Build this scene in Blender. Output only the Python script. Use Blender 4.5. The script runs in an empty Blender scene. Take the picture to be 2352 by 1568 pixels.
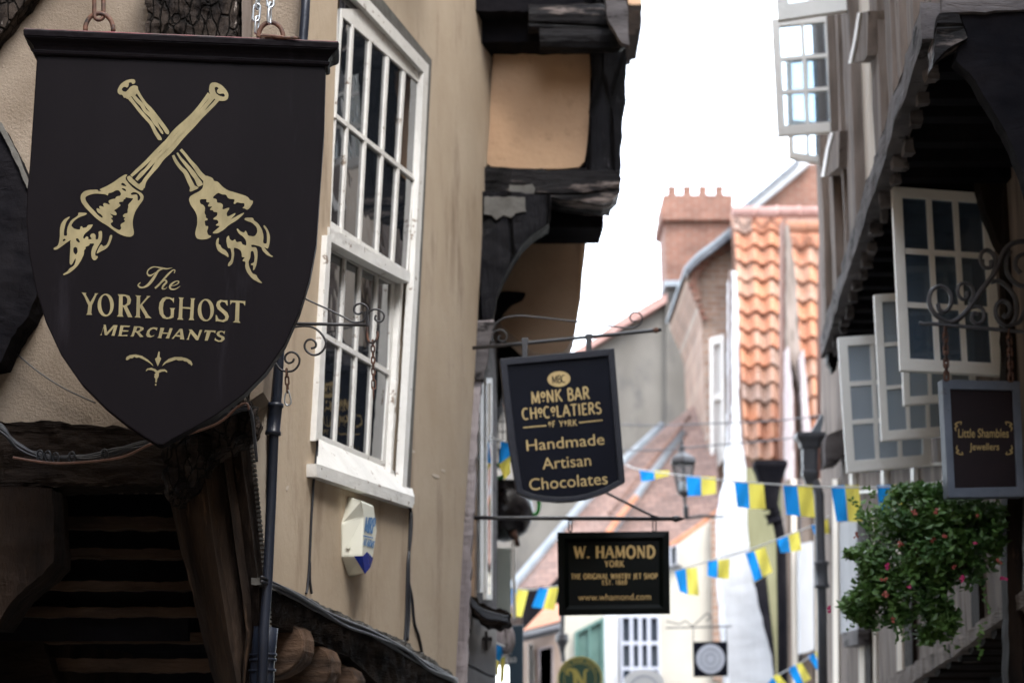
import bpy, bmesh, math, random
from mathutils import Vector, noise, Matrix
from mathutils.geometry import tessellate_polygon
random.seed(7)
sc = bpy.context.scene
COL = sc.collection
F = 4573.0; TH = math.radians(12.5); CAMZ = 1.6
CT, ST = math.cos(TH), math.sin(TH)
CAM = Vector((0, 0, CAMZ))

# ---------- geometry helpers: a sight line through photo point (u, v) met with a real plane ----------
def ray(u, v):
    a = (u - 1176.0) / F; b = (784.0 - v) / F
    return Vector((a, CT - b * ST, ST + b * CT))
def P(u, v, Y):
    d = ray(u, v)
    return CAM + d * (Y / d.y)
class Plane:
    def __init__(s, o, n):
        s.o = Vector(o); s.n = Vector(n).normalized()
        if s.n.dot(CAM - s.o) < 0: s.n = -s.n
    def hit(s, u, v, off=0.0):
        d = ray(u, v); o = s.o + s.n * off
        return CAM + d * ((o - CAM).dot(s.n) / d.dot(s.n))
    def shift(s, off):
        return Plane(s.o + s.n * off, s.n)
def vplane(x0, y0, x1, y1):          # vertical plane over the ground line (x0,y0)-(x1,y1)
    return Plane((x0, y0, 0), (y1 - y0, x0 - x1, 0))
def front(Y, yaw=0.0, x=0.0):
    return Plane((x, Y, 0), (math.sin(math.radians(yaw)), -math.cos(math.radians(yaw)), 0))

ORG = {}
def thing(name, label, cat, loc, group=None, kind=None):
    o = bpy.data.objects.new(name, None); COL.objects.link(o)
    o.location = loc; o.empty_display_size = .1
    o['label'] = label; o['category'] = cat
    if group: o['group'] = group
    if kind: o['kind'] = kind
    ORG[o] = Vector(loc); return o
def tag(o, label, cat, group=None, kind=None):
    o['label'] = label; o['category'] = cat
    if group: o['group'] = group
    if kind: o['kind'] = kind
    return o
def make(name, verts, faces, mat, parent=None, smooth=False, mats=None, fm=None):
    if parent is not None: org = ORG[parent]
    else:
        xs = [v[0] for v in verts]; ys = [v[1] for v in verts]; zs = [v[2] for v in verts]
        org = Vector(((min(xs) + max(xs)) / 2, (min(ys) + max(ys)) / 2, min(zs)))
    me = bpy.data.meshes.new(name)
    me.from_pydata([tuple(Vector(v) - org) for v in verts], [], faces)
    me.update()
    for m in (mats or [mat]): me.materials.append(m)
    if fm:
        for p, i in zip(me.polygons, fm): p.material_index = i
    if smooth: me.polygons.foreach_set('use_smooth', [True] * len(me.polygons))
    o = bpy.data.objects.new(name, me); COL.objects.link(o)
    if parent is not None: o.parent = parent
    else: o.location = org
    ORG[o] = org
    return o
class MB:                             # collects shapes into one mesh
    def __init__(s): s.v = []; s.f = []; s.m = []
    def add(s, vs, fs, mi=0):
        b = len(s.v); s.v += [Vector(v) for v in vs]; s.f += [tuple(b + i for i in f) for f in fs]; s.m += [mi] * len(fs); return s
    def build(s, name, mat, parent=None, smooth=False, mats=None, rough=None, bevel=0):
        if rough or bevel:
            bm = bmesh.new(); vv = [bm.verts.new(v) for v in s.v]
            for f in s.f:
                try: bm.faces.new([vv[i] for i in f])
                except ValueError: pass
            bmesh.ops.remove_doubles(bm, verts=bm.verts, dist=1e-5)
            bmesh.ops.recalc_face_normals(bm, faces=bm.faces)
            if bevel:
                es = [e for e in bm.edges if len(e.link_faces) == 2 and e.calc_face_angle(0) > .6]
                bmesh.ops.bevel(bm, geom=es, offset=bevel, segments=2, affect='EDGES', profile=.6)
            if rough:
                L, amp, fr = rough
                for it in range(7):
                    es = [e for e in bm.edges if e.calc_length() > L]
                    if not es or len(bm.verts) > 30000: break
                    bmesh.ops.subdivide_edges(bm, edges=es, cuts=1)
                    bmesh.ops.triangulate(bm, faces=[f for f in bm.faces if len(f.verts) > 3])
                bm.normal_update()
                for v in bm.verts:
                    n = noise.noise(v.co * fr) + .5 * noise.noise(v.co * fr * 2.7 + Vector((3, 1, 7)))
                    nv = noise.noise_vector(v.co * fr * .6)
                    v.co += v.normal * n * amp + nv * amp * .5
            vs = [v.co.copy() for v in bm.verts]
            bm.verts.index_update(); fs = [tuple(v.index for v in f.verts) for f in bm.faces]
            bm.free()
            return make(name, vs, fs, mat, parent, smooth)
        return make(name, s.v, s.f, mat, parent, smooth, mats, s.m if mats else None)
def area2(l): return sum(l[i][0] * l[(i + 1) % len(l)][1] - l[(i + 1) % len(l)][0] * l[i][1] for i in range(len(l)))
def tess(loops):
    return tessellate_polygon([[Vector((p[0], p[1], 0)) for p in l] for l in loops])
def sheet(mb, loops, pl, off=0.0, mi=0):
    if loops and not isinstance(loops[0][0], (tuple, list, Vector)): loops = [loops]
    flat = [p for l in loops for p in l]
    return mb.add([pl.hit(p[0], p[1], off) for p in flat], tess(loops), mi)
def slab(mb, loops, pl, thick, off=0.0, mi=0):
    if not isinstance(loops[0][0], (tuple, list, Vector)): loops = [loops]
    flat = [p for l in loops for p in l]; n = len(flat)
    fr = [pl.hit(p[0], p[1], off) for p in flat]; bk = [q - pl.n * thick for q in fr]
    t = tess(loops); fs = [tuple(x) for x in t] + [tuple(n + i for i in reversed(x)) for x in t]
    b = 0
    for l in loops:
        m = len(l)
        for i in range(m):
            j = (i + 1) % m; fs.append((b + i, b + j, n + b + j, n + b + i))
        b += m
    return mb.add(fr + bk, fs, mi)
def box(mb, x0, x1, y0, y1, z0, z1, mi=0):
    v = [(x, y, z) for x in (x0, x1) for y in (y0, y1) for z in (z0, z1)]
    return mb.add(v, [(0, 1, 3, 2), (4, 6, 7, 5), (0, 4, 5, 1), (2, 3, 7, 6), (0, 2, 6, 4), (1, 5, 7, 3)], mi)
def prism(mb, fp, z0, z1, mi=0):
    n = len(fp); v = [(p[0], p[1], z0) for p in fp] + [(p[0], p[1], z1) for p in fp]
    return mb.add(v, [tuple(range(n))[::-1], tuple(range(n, 2 * n))] + [(i, (i + 1) % n, n + (i + 1) % n, n + i) for i in range(n)], mi)
def obeam(mb, a, b, w, h, up=(0, 0, 1), mi=0):      # box between two points, w sideways, h along up
    a = Vector(a); b = Vector(b); d = (b - a).normalized(); s = d.cross(Vector(up)).normalized() * (w / 2); t = s.cross(d).normalized() * (h / 2)
    v = [p + i * s + j * t for p in (a, b) for i, j in ((-1, -1), (1, -1), (1, 1), (-1, 1))]
    return mb.add(v, [(0, 1, 2, 3), (7, 6, 5, 4), (0, 4, 5, 1), (1, 5, 6, 2), (2, 6, 7, 3), (3, 7, 4, 0)], mi)
def cat(pts, n=6, closed=False):
    pts = [tuple(p) for p in pts]; out = []; N = len(pts); K = len(pts[0])
    rng = range(N) if closed else range(N - 1)
    for i in rng:
        g = lambda k: pts[k % N] if closed else pts[max(0, min(N - 1, k))]
        p0, p1, p2, p3 = g(i - 1), g(i), g(i + 1), g(i + 2)
        for j in range(n):
            t = j / n
            out.append(tuple(.5 * (2 * p1[k] + (p2[k] - p0[k]) * t + (2 * p0[k] - 5 * p1[k] + 4 * p2[k] - p3[k]) * t * t + (3 * p1[k] - p0[k] - 3 * p2[k] + p3[k]) * t ** 3) for k in range(K)))
    if not closed: out.append(pts[-1])
    return out
def tube(mb, pts, r, closed=False, res=7, flat=1.0, mi=0):
    pts = [Vector(p) for p in pts]; N = len(pts); vs = []; fs = []
    up = Vector((0.13, -1, .07)).normalized(); prev = None
    for i, p in enumerate(pts):
        if closed: d = pts[(i + 1) % N] - pts[i - 1]
        else: d = pts[min(N - 1, i + 1)] - pts[max(0, i - 1)]
        d.normalize()
        if prev is None: prev = up - d * up.dot(d) if abs(up.dot(d)) < .95 else Vector((1, 0, 0)) - d * d.x
        a = (prev - d * prev.dot(d)).normalized(); prev = a; b = d.cross(a)
        rr = r[i] if isinstance(r, (list, tuple)) else r
        for k in range(res):
            t = 2 * math.pi * k / res
            vs.append(p + a * (math.cos(t) * rr * flat) + b * (math.sin(t) * rr))
    for i in range(N if closed else N - 1):
        for k in range(res):
            j = (i + 1) % N
            fs.append((i * res + k, i * res + (k + 1) % res, j * res + (k + 1) % res, j * res + k))
    if not closed:
        fs.append(tuple(range(res))[::-1]); fs.append(tuple((N - 1) * res + k for k in range(res)))
    return mb.add(vs, fs, mi)
def spiral(cu, cv, r0, r1, a0, a1, n=26):
    return [(cu + (r0 + (r1 - r0) * i / n) * math.cos(math.radians(a0 + (a1 - a0) * i / n)),
             cv + (r0 + (r1 - r0) * i / n) * math.sin(math.radians(a0 + (a1 - a0) * i / n))) for i in range(n + 1)]
def lathe(mb, c, prof, res=24, mi=0, axis=None):    # prof: (radius, height) about a vertical axis through c
    c = Vector(c); vs = []; fs = []
    for r, h in prof:
        for k in range(res):
            t = 2 * math.pi * k / res; vs.append(c + Vector((r * math.cos(t), r * math.sin(t), h)))
    for i in range(len(prof) - 1):
        for k in range(res):
            fs.append((i * res + k, i * res + (k + 1) % res, (i + 1) * res + (k + 1) % res, (i + 1) * res + k))
    fs.append(tuple(range(res))[::-1]); fs.append(tuple((len(prof) - 1) * res + k for k in range(res)))
    return mb.add(vs, fs, mi)
def ell(cx, cy, rx, ry, rot=0, n=28):
    c, s = math.cos(math.radians(rot)), math.sin(math.radians(rot))
    return [(cx + rx * math.cos(2 * math.pi * i / n) * c - ry * math.sin(2 * math.pi * i / n) * s,
             cy + rx * math.cos(2 * math.pi * i / n) * s + ry * math.sin(2 * math.pi * i / n) * c) for i in range(n)]
def jag(pts, amp=2.0, step=14, seed=0):             # outline of worn timber
    rnd = random.Random(seed); out = []
    for i in range(len(pts)):
        a = pts[i]; b = pts[(i + 1) % len(pts)]; L = math.hypot(b[0] - a[0], b[1] - a[1]); n = max(1, int(L / step))
        for k in range(n):
            t = k / n; j = amp if k else amp * .3
            out.append((a[0] + (b[0] - a[0]) * t + rnd.uniform(-j, j), a[1] + (b[1] - a[1]) * t + rnd.uniform(-j, j)))
    return out
def ribbon(pts, n=5, smooth=True):                  # (x, y, width) -> outline
    p = cat(pts, n) if smooth else list(pts); L = []; R = []
    for i in range(len(p)):
        a = p[max(0, i - 1)]; b = p[min(len(p) - 1, i + 1)]
        dx, dy = b[0] - a[0], b[1] - a[1]; l = math.hypot(dx, dy) or 1; w = max(p[i][2], .5) / 2
        L.append((p[i][0] - dy / l * w, p[i][1] + dx / l * w)); R.append((p[i][0] + dy / l * w, p[i][1] - dx / l * w))
    return L + R[::-1]
def ribbon_sheet(mb, pts, pl, off, smooth=True, n=5, mi=0):
    l = ribbon(pts, n, smooth); m = len(l) // 2
    vs = [pl.hit(p[0], p[1], off) for p in l]
    return mb.add(vs, [(i, i + 1, 2 * m - 2 - i, 2 * m - 1 - i) for i in range(m - 1)], mi)

# ---------- materials ----------
def srgb(*c): return tuple(((x / 255) / 12.92 if x / 255 <= .04045 else ((x / 255 + .055) / 1.055) ** 2.4) for x in c)
def mat(name, c1, c2=None, sc1=6, rough=.8, bump=.0, bsc=40, stretch=(1, 1, 1), lo=.35, hi=.65, c3=None, sc3=20, th=.6, tw=.05,
        metal=0, spec=.5, crack=0, brick=None, fac_detail=6, coat=0, st3=None, bdist=.01):
    m = bpy.data.materials.new(name); m.use_nodes = True; nt = m.node_tree; N = nt.nodes; L = nt.links
    bs = N['Principled BSDF']; bs.inputs['Roughness'].default_value = rough; bs.inputs['Metallic'].default_value = metal
    bs.inputs['Specular IOR Level'].default_value = spec; bs.inputs['Coat Weight'].default_value = coat
    c1 = tuple(c1) + (1,); bs.inputs['Base Color'].default_value = c1
    tc = N.new('ShaderNodeTexCoord')
    def mapped(s=stretch):
        mp = N.new('ShaderNodeMapping'); mp.inputs['Scale'].default_value = s; L.new(tc.outputs['Object'], mp.inputs['Vector']); return mp.outputs[0]
    vec = mapped()
    def nz(scale, det=6, v=None, rg=.6):
        n = N.new('ShaderNodeTexNoise'); n.inputs['Scale'].default_value = scale; n.inputs['Detail'].default_value = det
        n.inputs['Roughness'].default_value = rg; L.new(v or vec, n.inputs['Vector']); return n.outputs['Fac']
    def ramp(f, a, b, ca, cb):
        r = N.new('ShaderNodeValToRGB'); r.color_ramp.elements[0].position = a; r.color_ramp.elements[1].position = b
        r.color_ramp.elements[0].color = ca; r.color_ramp.elements[1].color = cb; L.new(f, r.inputs[0]); return r.outputs[0]
    col = None; hsrc = []
    if brick:
        cx = N.new('ShaderNodeSeparateXYZ'); L.new(tc.outputs['Object'], cx.inputs[0]); cb = N.new('ShaderNodeCombineXYZ')
        L.new(cx.outputs[0], cb.inputs[0]); L.new(cx.outputs[2], cb.inputs[1])
        bt = N.new('ShaderNodeTexBrick'); L.new(cb.outputs[0], bt.inputs['Vector']); bt.inputs['Scale'].default_value = 1
        bt.inputs['Brick Width'].default_value = brick[0]; bt.inputs['Row Height'].default_value = brick[1]; bt.inputs['Mortar Size'].default_value = brick[2]
        bt.inputs['Color1'].default_value = c1; bt.inputs['Color2'].default_value = tuple(c2) + (1,); bt.inputs['Mortar'].default_value = tuple(brick[3]) + (1,)
        bt.inputs['Bias'].default_value = -.1; col = bt.outputs['Color']
        mx = N.new('ShaderNodeMix'); mx.data_type = 'RGBA'; mx.blend_type = 'MULTIPLY'; mx.inputs[0].default_value = .8
        L.new(col, mx.inputs[6]); L.new(ramp(nz(3), .3, .7, (.6, .6, .6, 1), (1.25, 1.2, 1.15, 1)), mx.inputs[7]); col = mx.outputs[2]
        hsrc.append(bt.outputs['Fac'])
    elif c2 is not None:
        col = ramp(nz(sc1, fac_detail), lo, hi, c1, tuple(c2) + (1,))
    if c3 is not None:
        mx = N.new('ShaderNodeMix'); mx.data_type = 'RGBA'
        v3 = mapped(st3) if st3 else vec
        L.new(ramp(nz(sc3, 8, v3, .7), th, th + tw, (0, 0, 0, 1), (1, 1, 1, 1)), mx.inputs[0])
        if col is None: mx.inputs[6].default_value = c1
        else: L.new(col, mx.inputs[6])
        mx.inputs[7].default_value = tuple(c3) + (1,); col = mx.outputs[2]
    if crack:
        vo = N.new('ShaderNodeTexVoronoi'); vo.feature = 'DISTANCE_TO_EDGE'; vo.inputs['Scale'].default_value = crack; L.new(vec, vo.inputs['Vector'])
        cf = ramp(vo.outputs['Distance'], 0, .08, (.15, .15, .15, 1), (1, 1, 1, 1))
        if col is not None:
            mx = N.new('ShaderNodeMix'); mx.data_type = 'RGBA'; mx.blend_type = 'MULTIPLY'; mx.inputs[0].default_value = 1
            L.new(col, mx.inputs[6]); L.new(cf, mx.inputs[7]); col = mx.outputs[2]
        hsrc.append(cf)
    if col is not None: L.new(col, bs.inputs['Base Color'])
    if bump:
        b = N.new('ShaderNodeBump'); b.inputs['Strength'].default_value = bump; b.inputs['Distance'].default_value = bdist
        h = nz(bsc, 8, None, .65)
        for s in hsrc:
            ad = N.new('ShaderNodeMath'); ad.operation = 'ADD' if not brick else 'SUBTRACT'; L.new(h, ad.inputs[0]); L.new(s, ad.inputs[1]); h = ad.outputs[0]
        L.new(h, b.inputs['Height']); L.new(b.outputs[0], bs.inputs['Normal'])
    return m
def glassmat(name, tint=(.02, .025, .03), trans=.0, rough=.02, wave=.0):
    m = bpy.data.materials.new(name); m.use_nodes = True; nt = m.node_tree; N = nt.nodes; L = nt.links
    bs = N['Principled BSDF']; bs.inputs['Base Color'].default_value = tint + (1,); bs.inputs['Roughness'].default_value = rough
    bs.inputs['Specular IOR Level'].default_value = 1.0
    if wave:
        n = N.new('ShaderNodeTexNoise'); n.inputs['Scale'].default_value = 5; b = N.new('ShaderNodeBump'); b.inputs['Strength'].default_value = wave
        b.inputs['Distance'].default_value = .01
        tc = N.new('ShaderNodeTexCoord'); L.new(tc.outputs['Object'], n.inputs['Vector']); L.new(n.outputs['Fac'], b.inputs['Height']); L.new(b.outputs[0], bs.inputs['Normal'])
    if trans:
        t = N.new('ShaderNodeBsdfTransparent'); t.inputs[0].default_value = (.86, .93, .97, 1); mx = N.new('ShaderNodeMixShader'); mx.inputs[0].default_value = trans
        L.new(bs.outputs[0], mx.inputs[1]); L.new(t.outputs[0], mx.inputs[2]); L.new(mx.outputs[0], N['Material Output'].inputs[0])
    return m
def thin(m, k):            # cloth and leaves let some light through
    nt = m.node_tree; N = nt.nodes; L = nt.links; bs = N['Principled BSDF']; t = N.new('ShaderNodeBsdfTranslucent'); mx = N.new('ShaderNodeMixShader'); mx.inputs[0].default_value = k
    ln = [l for l in L if l.to_socket == bs.inputs['Base Color']]
    if ln: L.new(ln[0].from_socket, t.inputs[0])
    L.new(bs.outputs[0], mx.inputs[1]); L.new(t.outputs[0], mx.inputs[2]); L.new(mx.outputs[0], N['Material Output'].inputs[0]); return m
M = dict(
 sign=mat('sign_paint', (.0048, .0038, .0050), (.0072, .0057, .0073), 3, rough=.5, spec=.05, bump=.25, bsc=30, stretch=(1, 1, .25), bdist=.002, c3=(.018, .016, .020), sc3=10, th=.60, tw=.2, st3=(1, 1, .15)),
 signred=mat('red_worn', (.16, .025, .03), (.03, .012, .012), 14, rough=.6, c3=(.35, .28, .28), sc3=60, th=.68),
 gold=mat('gold_paint', (.265, .222, .118), (.18, .15, .078), 22, rough=.5, bump=.3, bsc=60, metal=.15, spec=.3, stretch=(1, 1, .5), bdist=.002),
 gold2=mat('gold_letter', (.50, .37, .16), (.42, .30, .13), 15, rough=.45, metal=.2),
 gold3=mat('gold_bright', (.62, .42, .16), (.5, .33, .12), 15, rough=.45, metal=.1),
 stucco=mat('stucco', (.20, .155, .115), (.30, .245, .19), 3.5, rough=.95, bump=.8, bsc=110, bdist=.007, c3=(.11, .075, .05), sc3=5, th=.62, tw=.2),
 cream=mat('cream_plaster', (.34, .29, .235), (.44, .385, .32), 4, rough=.9, bump=.3, bsc=60, stretch=(1, 1, .3), c3=(.22, .17, .12), sc3=6, th=.64, tw=.2),
 beige=mat('beige_plaster', (.395, .31, .22), (.47, .385, .29), 2.2, rough=.9, bump=.4, bsc=38, stretch=(1, 1, .8), c3=(.22, .155, .105), sc3=2.6, th=.54, tw=.22, st3=(1.8, 1.8, .45), bdist=.006),
 charred=mat('charred_oak', (.008, .006, .006), (.075, .058, .048), 9, spec=.12, rough=.75, bump=1, bsc=34, stretch=(1, 1, .35), crack=34, c3=(.38, .33, .30), sc3=16, th=.63, tw=.06, bdist=.02, lo=.42, hi=.68),
 dark=mat('dark_oak', (.006, .004, .0035), (.020, .013, .009), 8, spec=.12, rough=.8, bump=1, bsc=22, stretch=(.3, 1, 1), bdist=.02, c3=(.055, .035, .022), sc3=12, th=.66, tw=.08),
 darkv=mat('dark_oak_upright', (.007, .005, .004), (.024, .015, .0105), 9, spec=.12, rough=.78, bump=1, bsc=26, stretch=(1, 1, .25), bdist=.02, c3=(.07, .042, .026), sc3=14, th=.64, tw=.08),
 black=mat('black_timber', (.003, .003, .004), (.014, .0135, .0165), 10, spec=.12, rough=.5, bump=1, bsc=34, stretch=(1, 1, .15), bdist=.02, crack=8, c3=(.15, .135, .14), sc3=9, th=.60, tw=.05),
 blackh=mat('black_timber_level', (.003, .0026, .0034), (.015, .0135, .0145), 8, spec=.12, rough=.5, bump=1, bsc=24, stretch=(.18, 1, 1), bdist=.02, crack=8, c3=(.24, .195, .175), sc3=6, th=.57, tw=.06),
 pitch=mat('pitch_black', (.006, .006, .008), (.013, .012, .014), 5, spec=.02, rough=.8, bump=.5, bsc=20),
 greytim=mat('grey_timber', (.11, .088, .074), (.25, .205, .178), 12, spec=.2, rough=.85, bump=.7, bsc=40, stretch=(1, 1, .12), c3=(.03, .024, .022), sc3=14, th=.58, tw=.08, bdist=.01),
 greyh=mat('grey_timber_level', (.065, .058, .060), (.16, .145, .145), 8, spec=.2, rough=.85, bump=.8, bsc=40, stretch=(.3, .3, 1), c3=(.015, .013, .013), sc3=12, th=.56, tw=.06, bdist=.012),
 worn=mat('worn_painted_post', (.26, .22, .225), (.40, .35, .35), 12, rough=.8, bump=.8, bsc=40, stretch=(1, 1, .14), c3=(.06, .045, .045), sc3=12, th=.58, tw=.06, bdist=.012),
 white=mat('old_white_paint', (.64, .63, .60), (.76, .75, .72), 5, rough=.5, bump=.5, bsc=50, c3=(.22, .165, .12), sc3=22, th=.62, tw=.02, bdist=.005),
 white2=mat('casement_paint', (.72, .70, .65), (.78, .76, .71), 5, rough=.5, bump=.2, bsc=40, c3=(.5, .45, .38), sc3=14, th=.72, tw=.08),
 limewash=mat('white_lime', (.40, .41, .43), (.50, .51, .53), 4, rough=.8, bump=.6, bsc=30, stretch=(1, 1, .25), c3=(.24, .23, .21), sc3=7, th=.64, tw=.1),
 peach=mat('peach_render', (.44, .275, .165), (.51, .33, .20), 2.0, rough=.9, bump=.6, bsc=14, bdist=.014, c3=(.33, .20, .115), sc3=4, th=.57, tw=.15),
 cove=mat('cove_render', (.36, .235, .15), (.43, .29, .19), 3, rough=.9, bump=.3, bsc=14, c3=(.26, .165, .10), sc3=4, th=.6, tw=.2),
 grey=mat('old_mortar', (.085, .08, .072), (.13, .125, .115), 14, rough=.9, bump=.5, bsc=40),
 iron=mat('black_iron', (.012, .012, .014), (.03, .028, .03), 20, rough=.42, bump=.3, bsc=80, c3=(.12, .05, .02), sc3=22, th=.66, tw=.06, bdist=.002),
 rust=mat('rusty_iron', (.05, .022, .014), (.13, .055, .03), 30, rough=.7, bump=.6, bsc=120, c3=(.015, .014, .016), sc3=24, th=.5, tw=.1, bdist=.002),
 zinc=mat('zinc', (.42, .46, .50), (.6, .63, .66), 20, rough=.3, metal=.8),
 cable=mat('black_cable', (.010, .011, .015), (.02, .022, .028), 20, rough=.35),
 cable2=mat('brown_cable', (.20, .10, .07), (.12, .06, .04), 20, rough=.5),
 pipe=mat('downpipe_paint', (.010, .014, .025), (.018, .024, .040), 6, rough=.35, bump=.15, bsc=30),
 pipegrey=mat('grey_downpipe', (.055, .057, .065), (.085, .088, .10), 6, rough=.5),
 plastic=mat('cream_plastic', (.72, .72, .62), (.68, .68, .58), 4, rough=.3),
 blue=mat('blue_lens', (.005, .02, .22), (.006, .025, .26), 4, rough=.15),
 bluetext=mat('blue_print', (.02, .16, .42), rough=.4),
 navy=mat('navy_board', (.0035, .0042, .0085), (.005, .006, .0115), 5, rough=.4, spec=.08, bump=.1, bsc=40),
 navyrim=mat('navy_rim', (.0075, .009, .016), (.012, .0135, .022), 9, rough=.45, spec=.3, bump=.2, bsc=40),
 blkboard=mat('green_black_board', (.0022, .0036, .003), (.0035, .005, .0042), 5, rough=.3, spec=.1),
 redboard=mat('maroon_board', (.014, .009, .011), (.018, .011, .014), 5, rough=.5, spec=.3),
 steelrim=mat('blue_grey_rim', (.10, .12, .155), (.14, .16, .20), 12, rough=.5, c3=(.05, .05, .06), sc3=10, th=.62),
 brick=mat('orange_brick', (.14, .06, .041), (.18, .085, .06), brick=(.20, .066, .007, (.18, .13, .105)), rough=.9, bump=.4, bsc=30),
 brick2=mat('old_brick', (.20, .115, .08), (.27, .185, .14), brick=(.20, .066, .01, (.25, .21, .18)), rough=.9, bump=.4, bsc=30),
 tile=mat('orange_pantile', (.30, .125, .07), (.32, .165, .11), 6, rough=.9, spec=.2, bump=.6, bsc=30, c3=(.17, .105, .075), sc3=9, th=.57, tw=.12),
 tile2=mat('pink_pantile', (.28, .15, .10), (.30, .185, .135), 6, rough=.9, spec=.2, bump=.6, bsc=30, c3=(.16, .10, .075), sc3=9, th=.57, tw=.12),
 tile3=mat('greyed_pantile', (.23, .15, .115), (.27, .19, .155), 6, rough=.9, spec=.2, bump=.6, bsc=30, c3=(.12, .085, .06), sc3=10, th=.58, tw=.08),
 tile4=mat('bright_pantile', (.35, .15, .082), (.35, .18, .11), 6, rough=.9, spec=.2, bump=.6, bsc=30, c3=(.14, .09, .05), sc3=10, th=.62, tw=.05),
 ridge=mat('pink_ridge_tile', (.28, .15, .125), (.36, .22, .195), 6, rough=.8, bump=.3, bsc=30),
 roof=mat('brown_tile_roof', (.135, .078, .062), (.18, .112, .092), brick=(.14, .07, .008, (.09, .056, .046)), rough=.85, bump=.6, bsc=8),
 lead=mat('lead', (.14, .165, .19), (.20, .225, .25), 4, rough=.6),
 slate=mat('slate', (.07, .075, .09), (.14, .15, .17), 8, rough=.6),
 render=mat('grey_render', (.105, .096, .084), (.165, .153, .136), 1.4, rough=.95, bump=.4, bsc=12, stretch=(1, 1, .45), c3=(.068, .066, .066), sc3=1.8, th=.55, tw=.15),
 creamh=mat('cream_house', (.36, .335, .285), (.42, .395, .34), 1.5, rough=.9, bump=.2, bsc=12, c3=(.29, .26, .22), sc3=2.5, th=.62, tw=.2),
 palegreen=mat('pale_green_paint', (.36, .40, .36), (.44, .48, .44), 3, rough=.7),
 greenpaint=mat('green_sash_paint', (.06, .13, .11), (.09, .17, .15), 6, rough=.5),
 lav=mat('lavender_paint', (.36, .38, .44), (.42, .44, .50), 4, rough=.6),
 moss=mat('mossy_timber', (.10, .10, .045), (.20, .19, .11), 4, rough=.9, stretch=(1, 1, .2)),
 strip=mat('lime_plaster_strip', (.64, .57, .48), (.74, .67, .58), 7, rough=.9, bump=.3, bsc=30, stretch=(1, 1, .2), c3=(.38, .31, .24), sc3=7, th=.62, tw=.12),
 leaf=mat('leaf', (.02, .07, .022), (.13, .24, .05), 7, rough=.45, lo=.3, hi=.7),
 flower=mat('fuchsia_flower', (.36, .01, .10), (.42, .02, .10), 9, rough=.6),
 flower2=mat('coral_flower', (.34, .05, .045), (.32, .09, .06), 9, rough=.6),
 moss2=mat('basket_moss', (.05, .04, .02), (.09, .08, .03), 20, rough=.95, bump=1, bsc=40),
 fblue=mat('flag_blue', (.012, .27, .72), (.014, .31, .78), 4, rough=.8),
 fyel=mat('flag_yellow', (.78, .66, .10), (.82, .70, .14), 4, rough=.8),
 cord=mat('white_cord', (.6, .6, .58), rough=.8),
 potb=mat('black_pot', (.013, .011, .013), (.02, .016, .018), 6, rough=.22, bump=.3, bsc=8),
 green=mat('bright_green_plastic', (.02, .28, .03), rough=.4),
 navy2=mat('dark_blue_sign', (.025, .055, .085), (.03, .065, .10), 4, rough=.5),
 wtext=mat('white_print', (.8, .8, .8), rough=.5),
 dgreen=mat('deep_green_board', (.02, .06, .035), (.025, .07, .04), 4, rough=.4),
 ygold=mat('yellow_gold_print', (.45, .38, .09), (.4, .33, .07), 9, rough=.5),
 stone=mat('cobbles', (.10, .095, .09), (.17, .16, .15), 12, rough=.8, bump=.6, bsc=20),
 paving=mat('paving', (.20, .19, .17), (.27, .26, .24), 6, rough=.8, bump=.4, bsc=20),
 glass=glassmat('old_window_glass', (.012, .015, .02), 0, .015, .12),
 glass2=glassmat('casement_glass', (.02, .03, .04), .55, .03, .1),
 glass3=glassmat('lantern_glass', (.25, .25, .25), .6, .1),
 glassd=glassmat('far_glass', (.05, .06, .075), 0, .05),
 glassb=glassmat('pale_reflection_glass', (.33, .37, .41), .4, .05, .35),  # sky reflection put into the panes as a pale base colour
 glassn=glassmat('blue_reflection_glass', (.055, .08, .115), .35, .03, .4),  # bluish reflection painted into the base colour of the pane
 carved=mat('carved_oak', (.016, .011, .009), (.055, .036, .025), 8, spec=.15, rough=.75, bump=1, bsc=26, stretch=(1, 1, .25), bdist=.02, c3=(.16, .10, .065), sc3=12, th=.60, tw=.07),
 glass4=glassmat('clear_glass', (.05, .07, .10), .78, .03, .1),
 wjoist=mat('soffit_joist', (.026, .017, .012), (.085, .055, .038), 7, spec=.12, rough=.8, bump=1, bsc=22, stretch=(.3, 1, 1), bdist=.02, c3=(.11, .07, .045), sc3=9, th=.62, tw=.1),
 curtain=mat('net_curtain', (.5, .48, .46), (.62, .6, .58), 9, rough=.95, stretch=(8, 8, .3)),
)
thin(M['fblue'], .45); thin(M['fyel'], .45); thin(M['leaf'], .25)
# ---------- lettering ----------
def arc(cx, cy, rx, ry, a0, a1, n=12):
    return [(cx + rx * math.cos(math.radians(a0 + (a1 - a0) * i / n)), cy + ry * math.sin(math.radians(a0 + (a1 - a0) * i / n))) for i in range(n + 1)]
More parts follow.
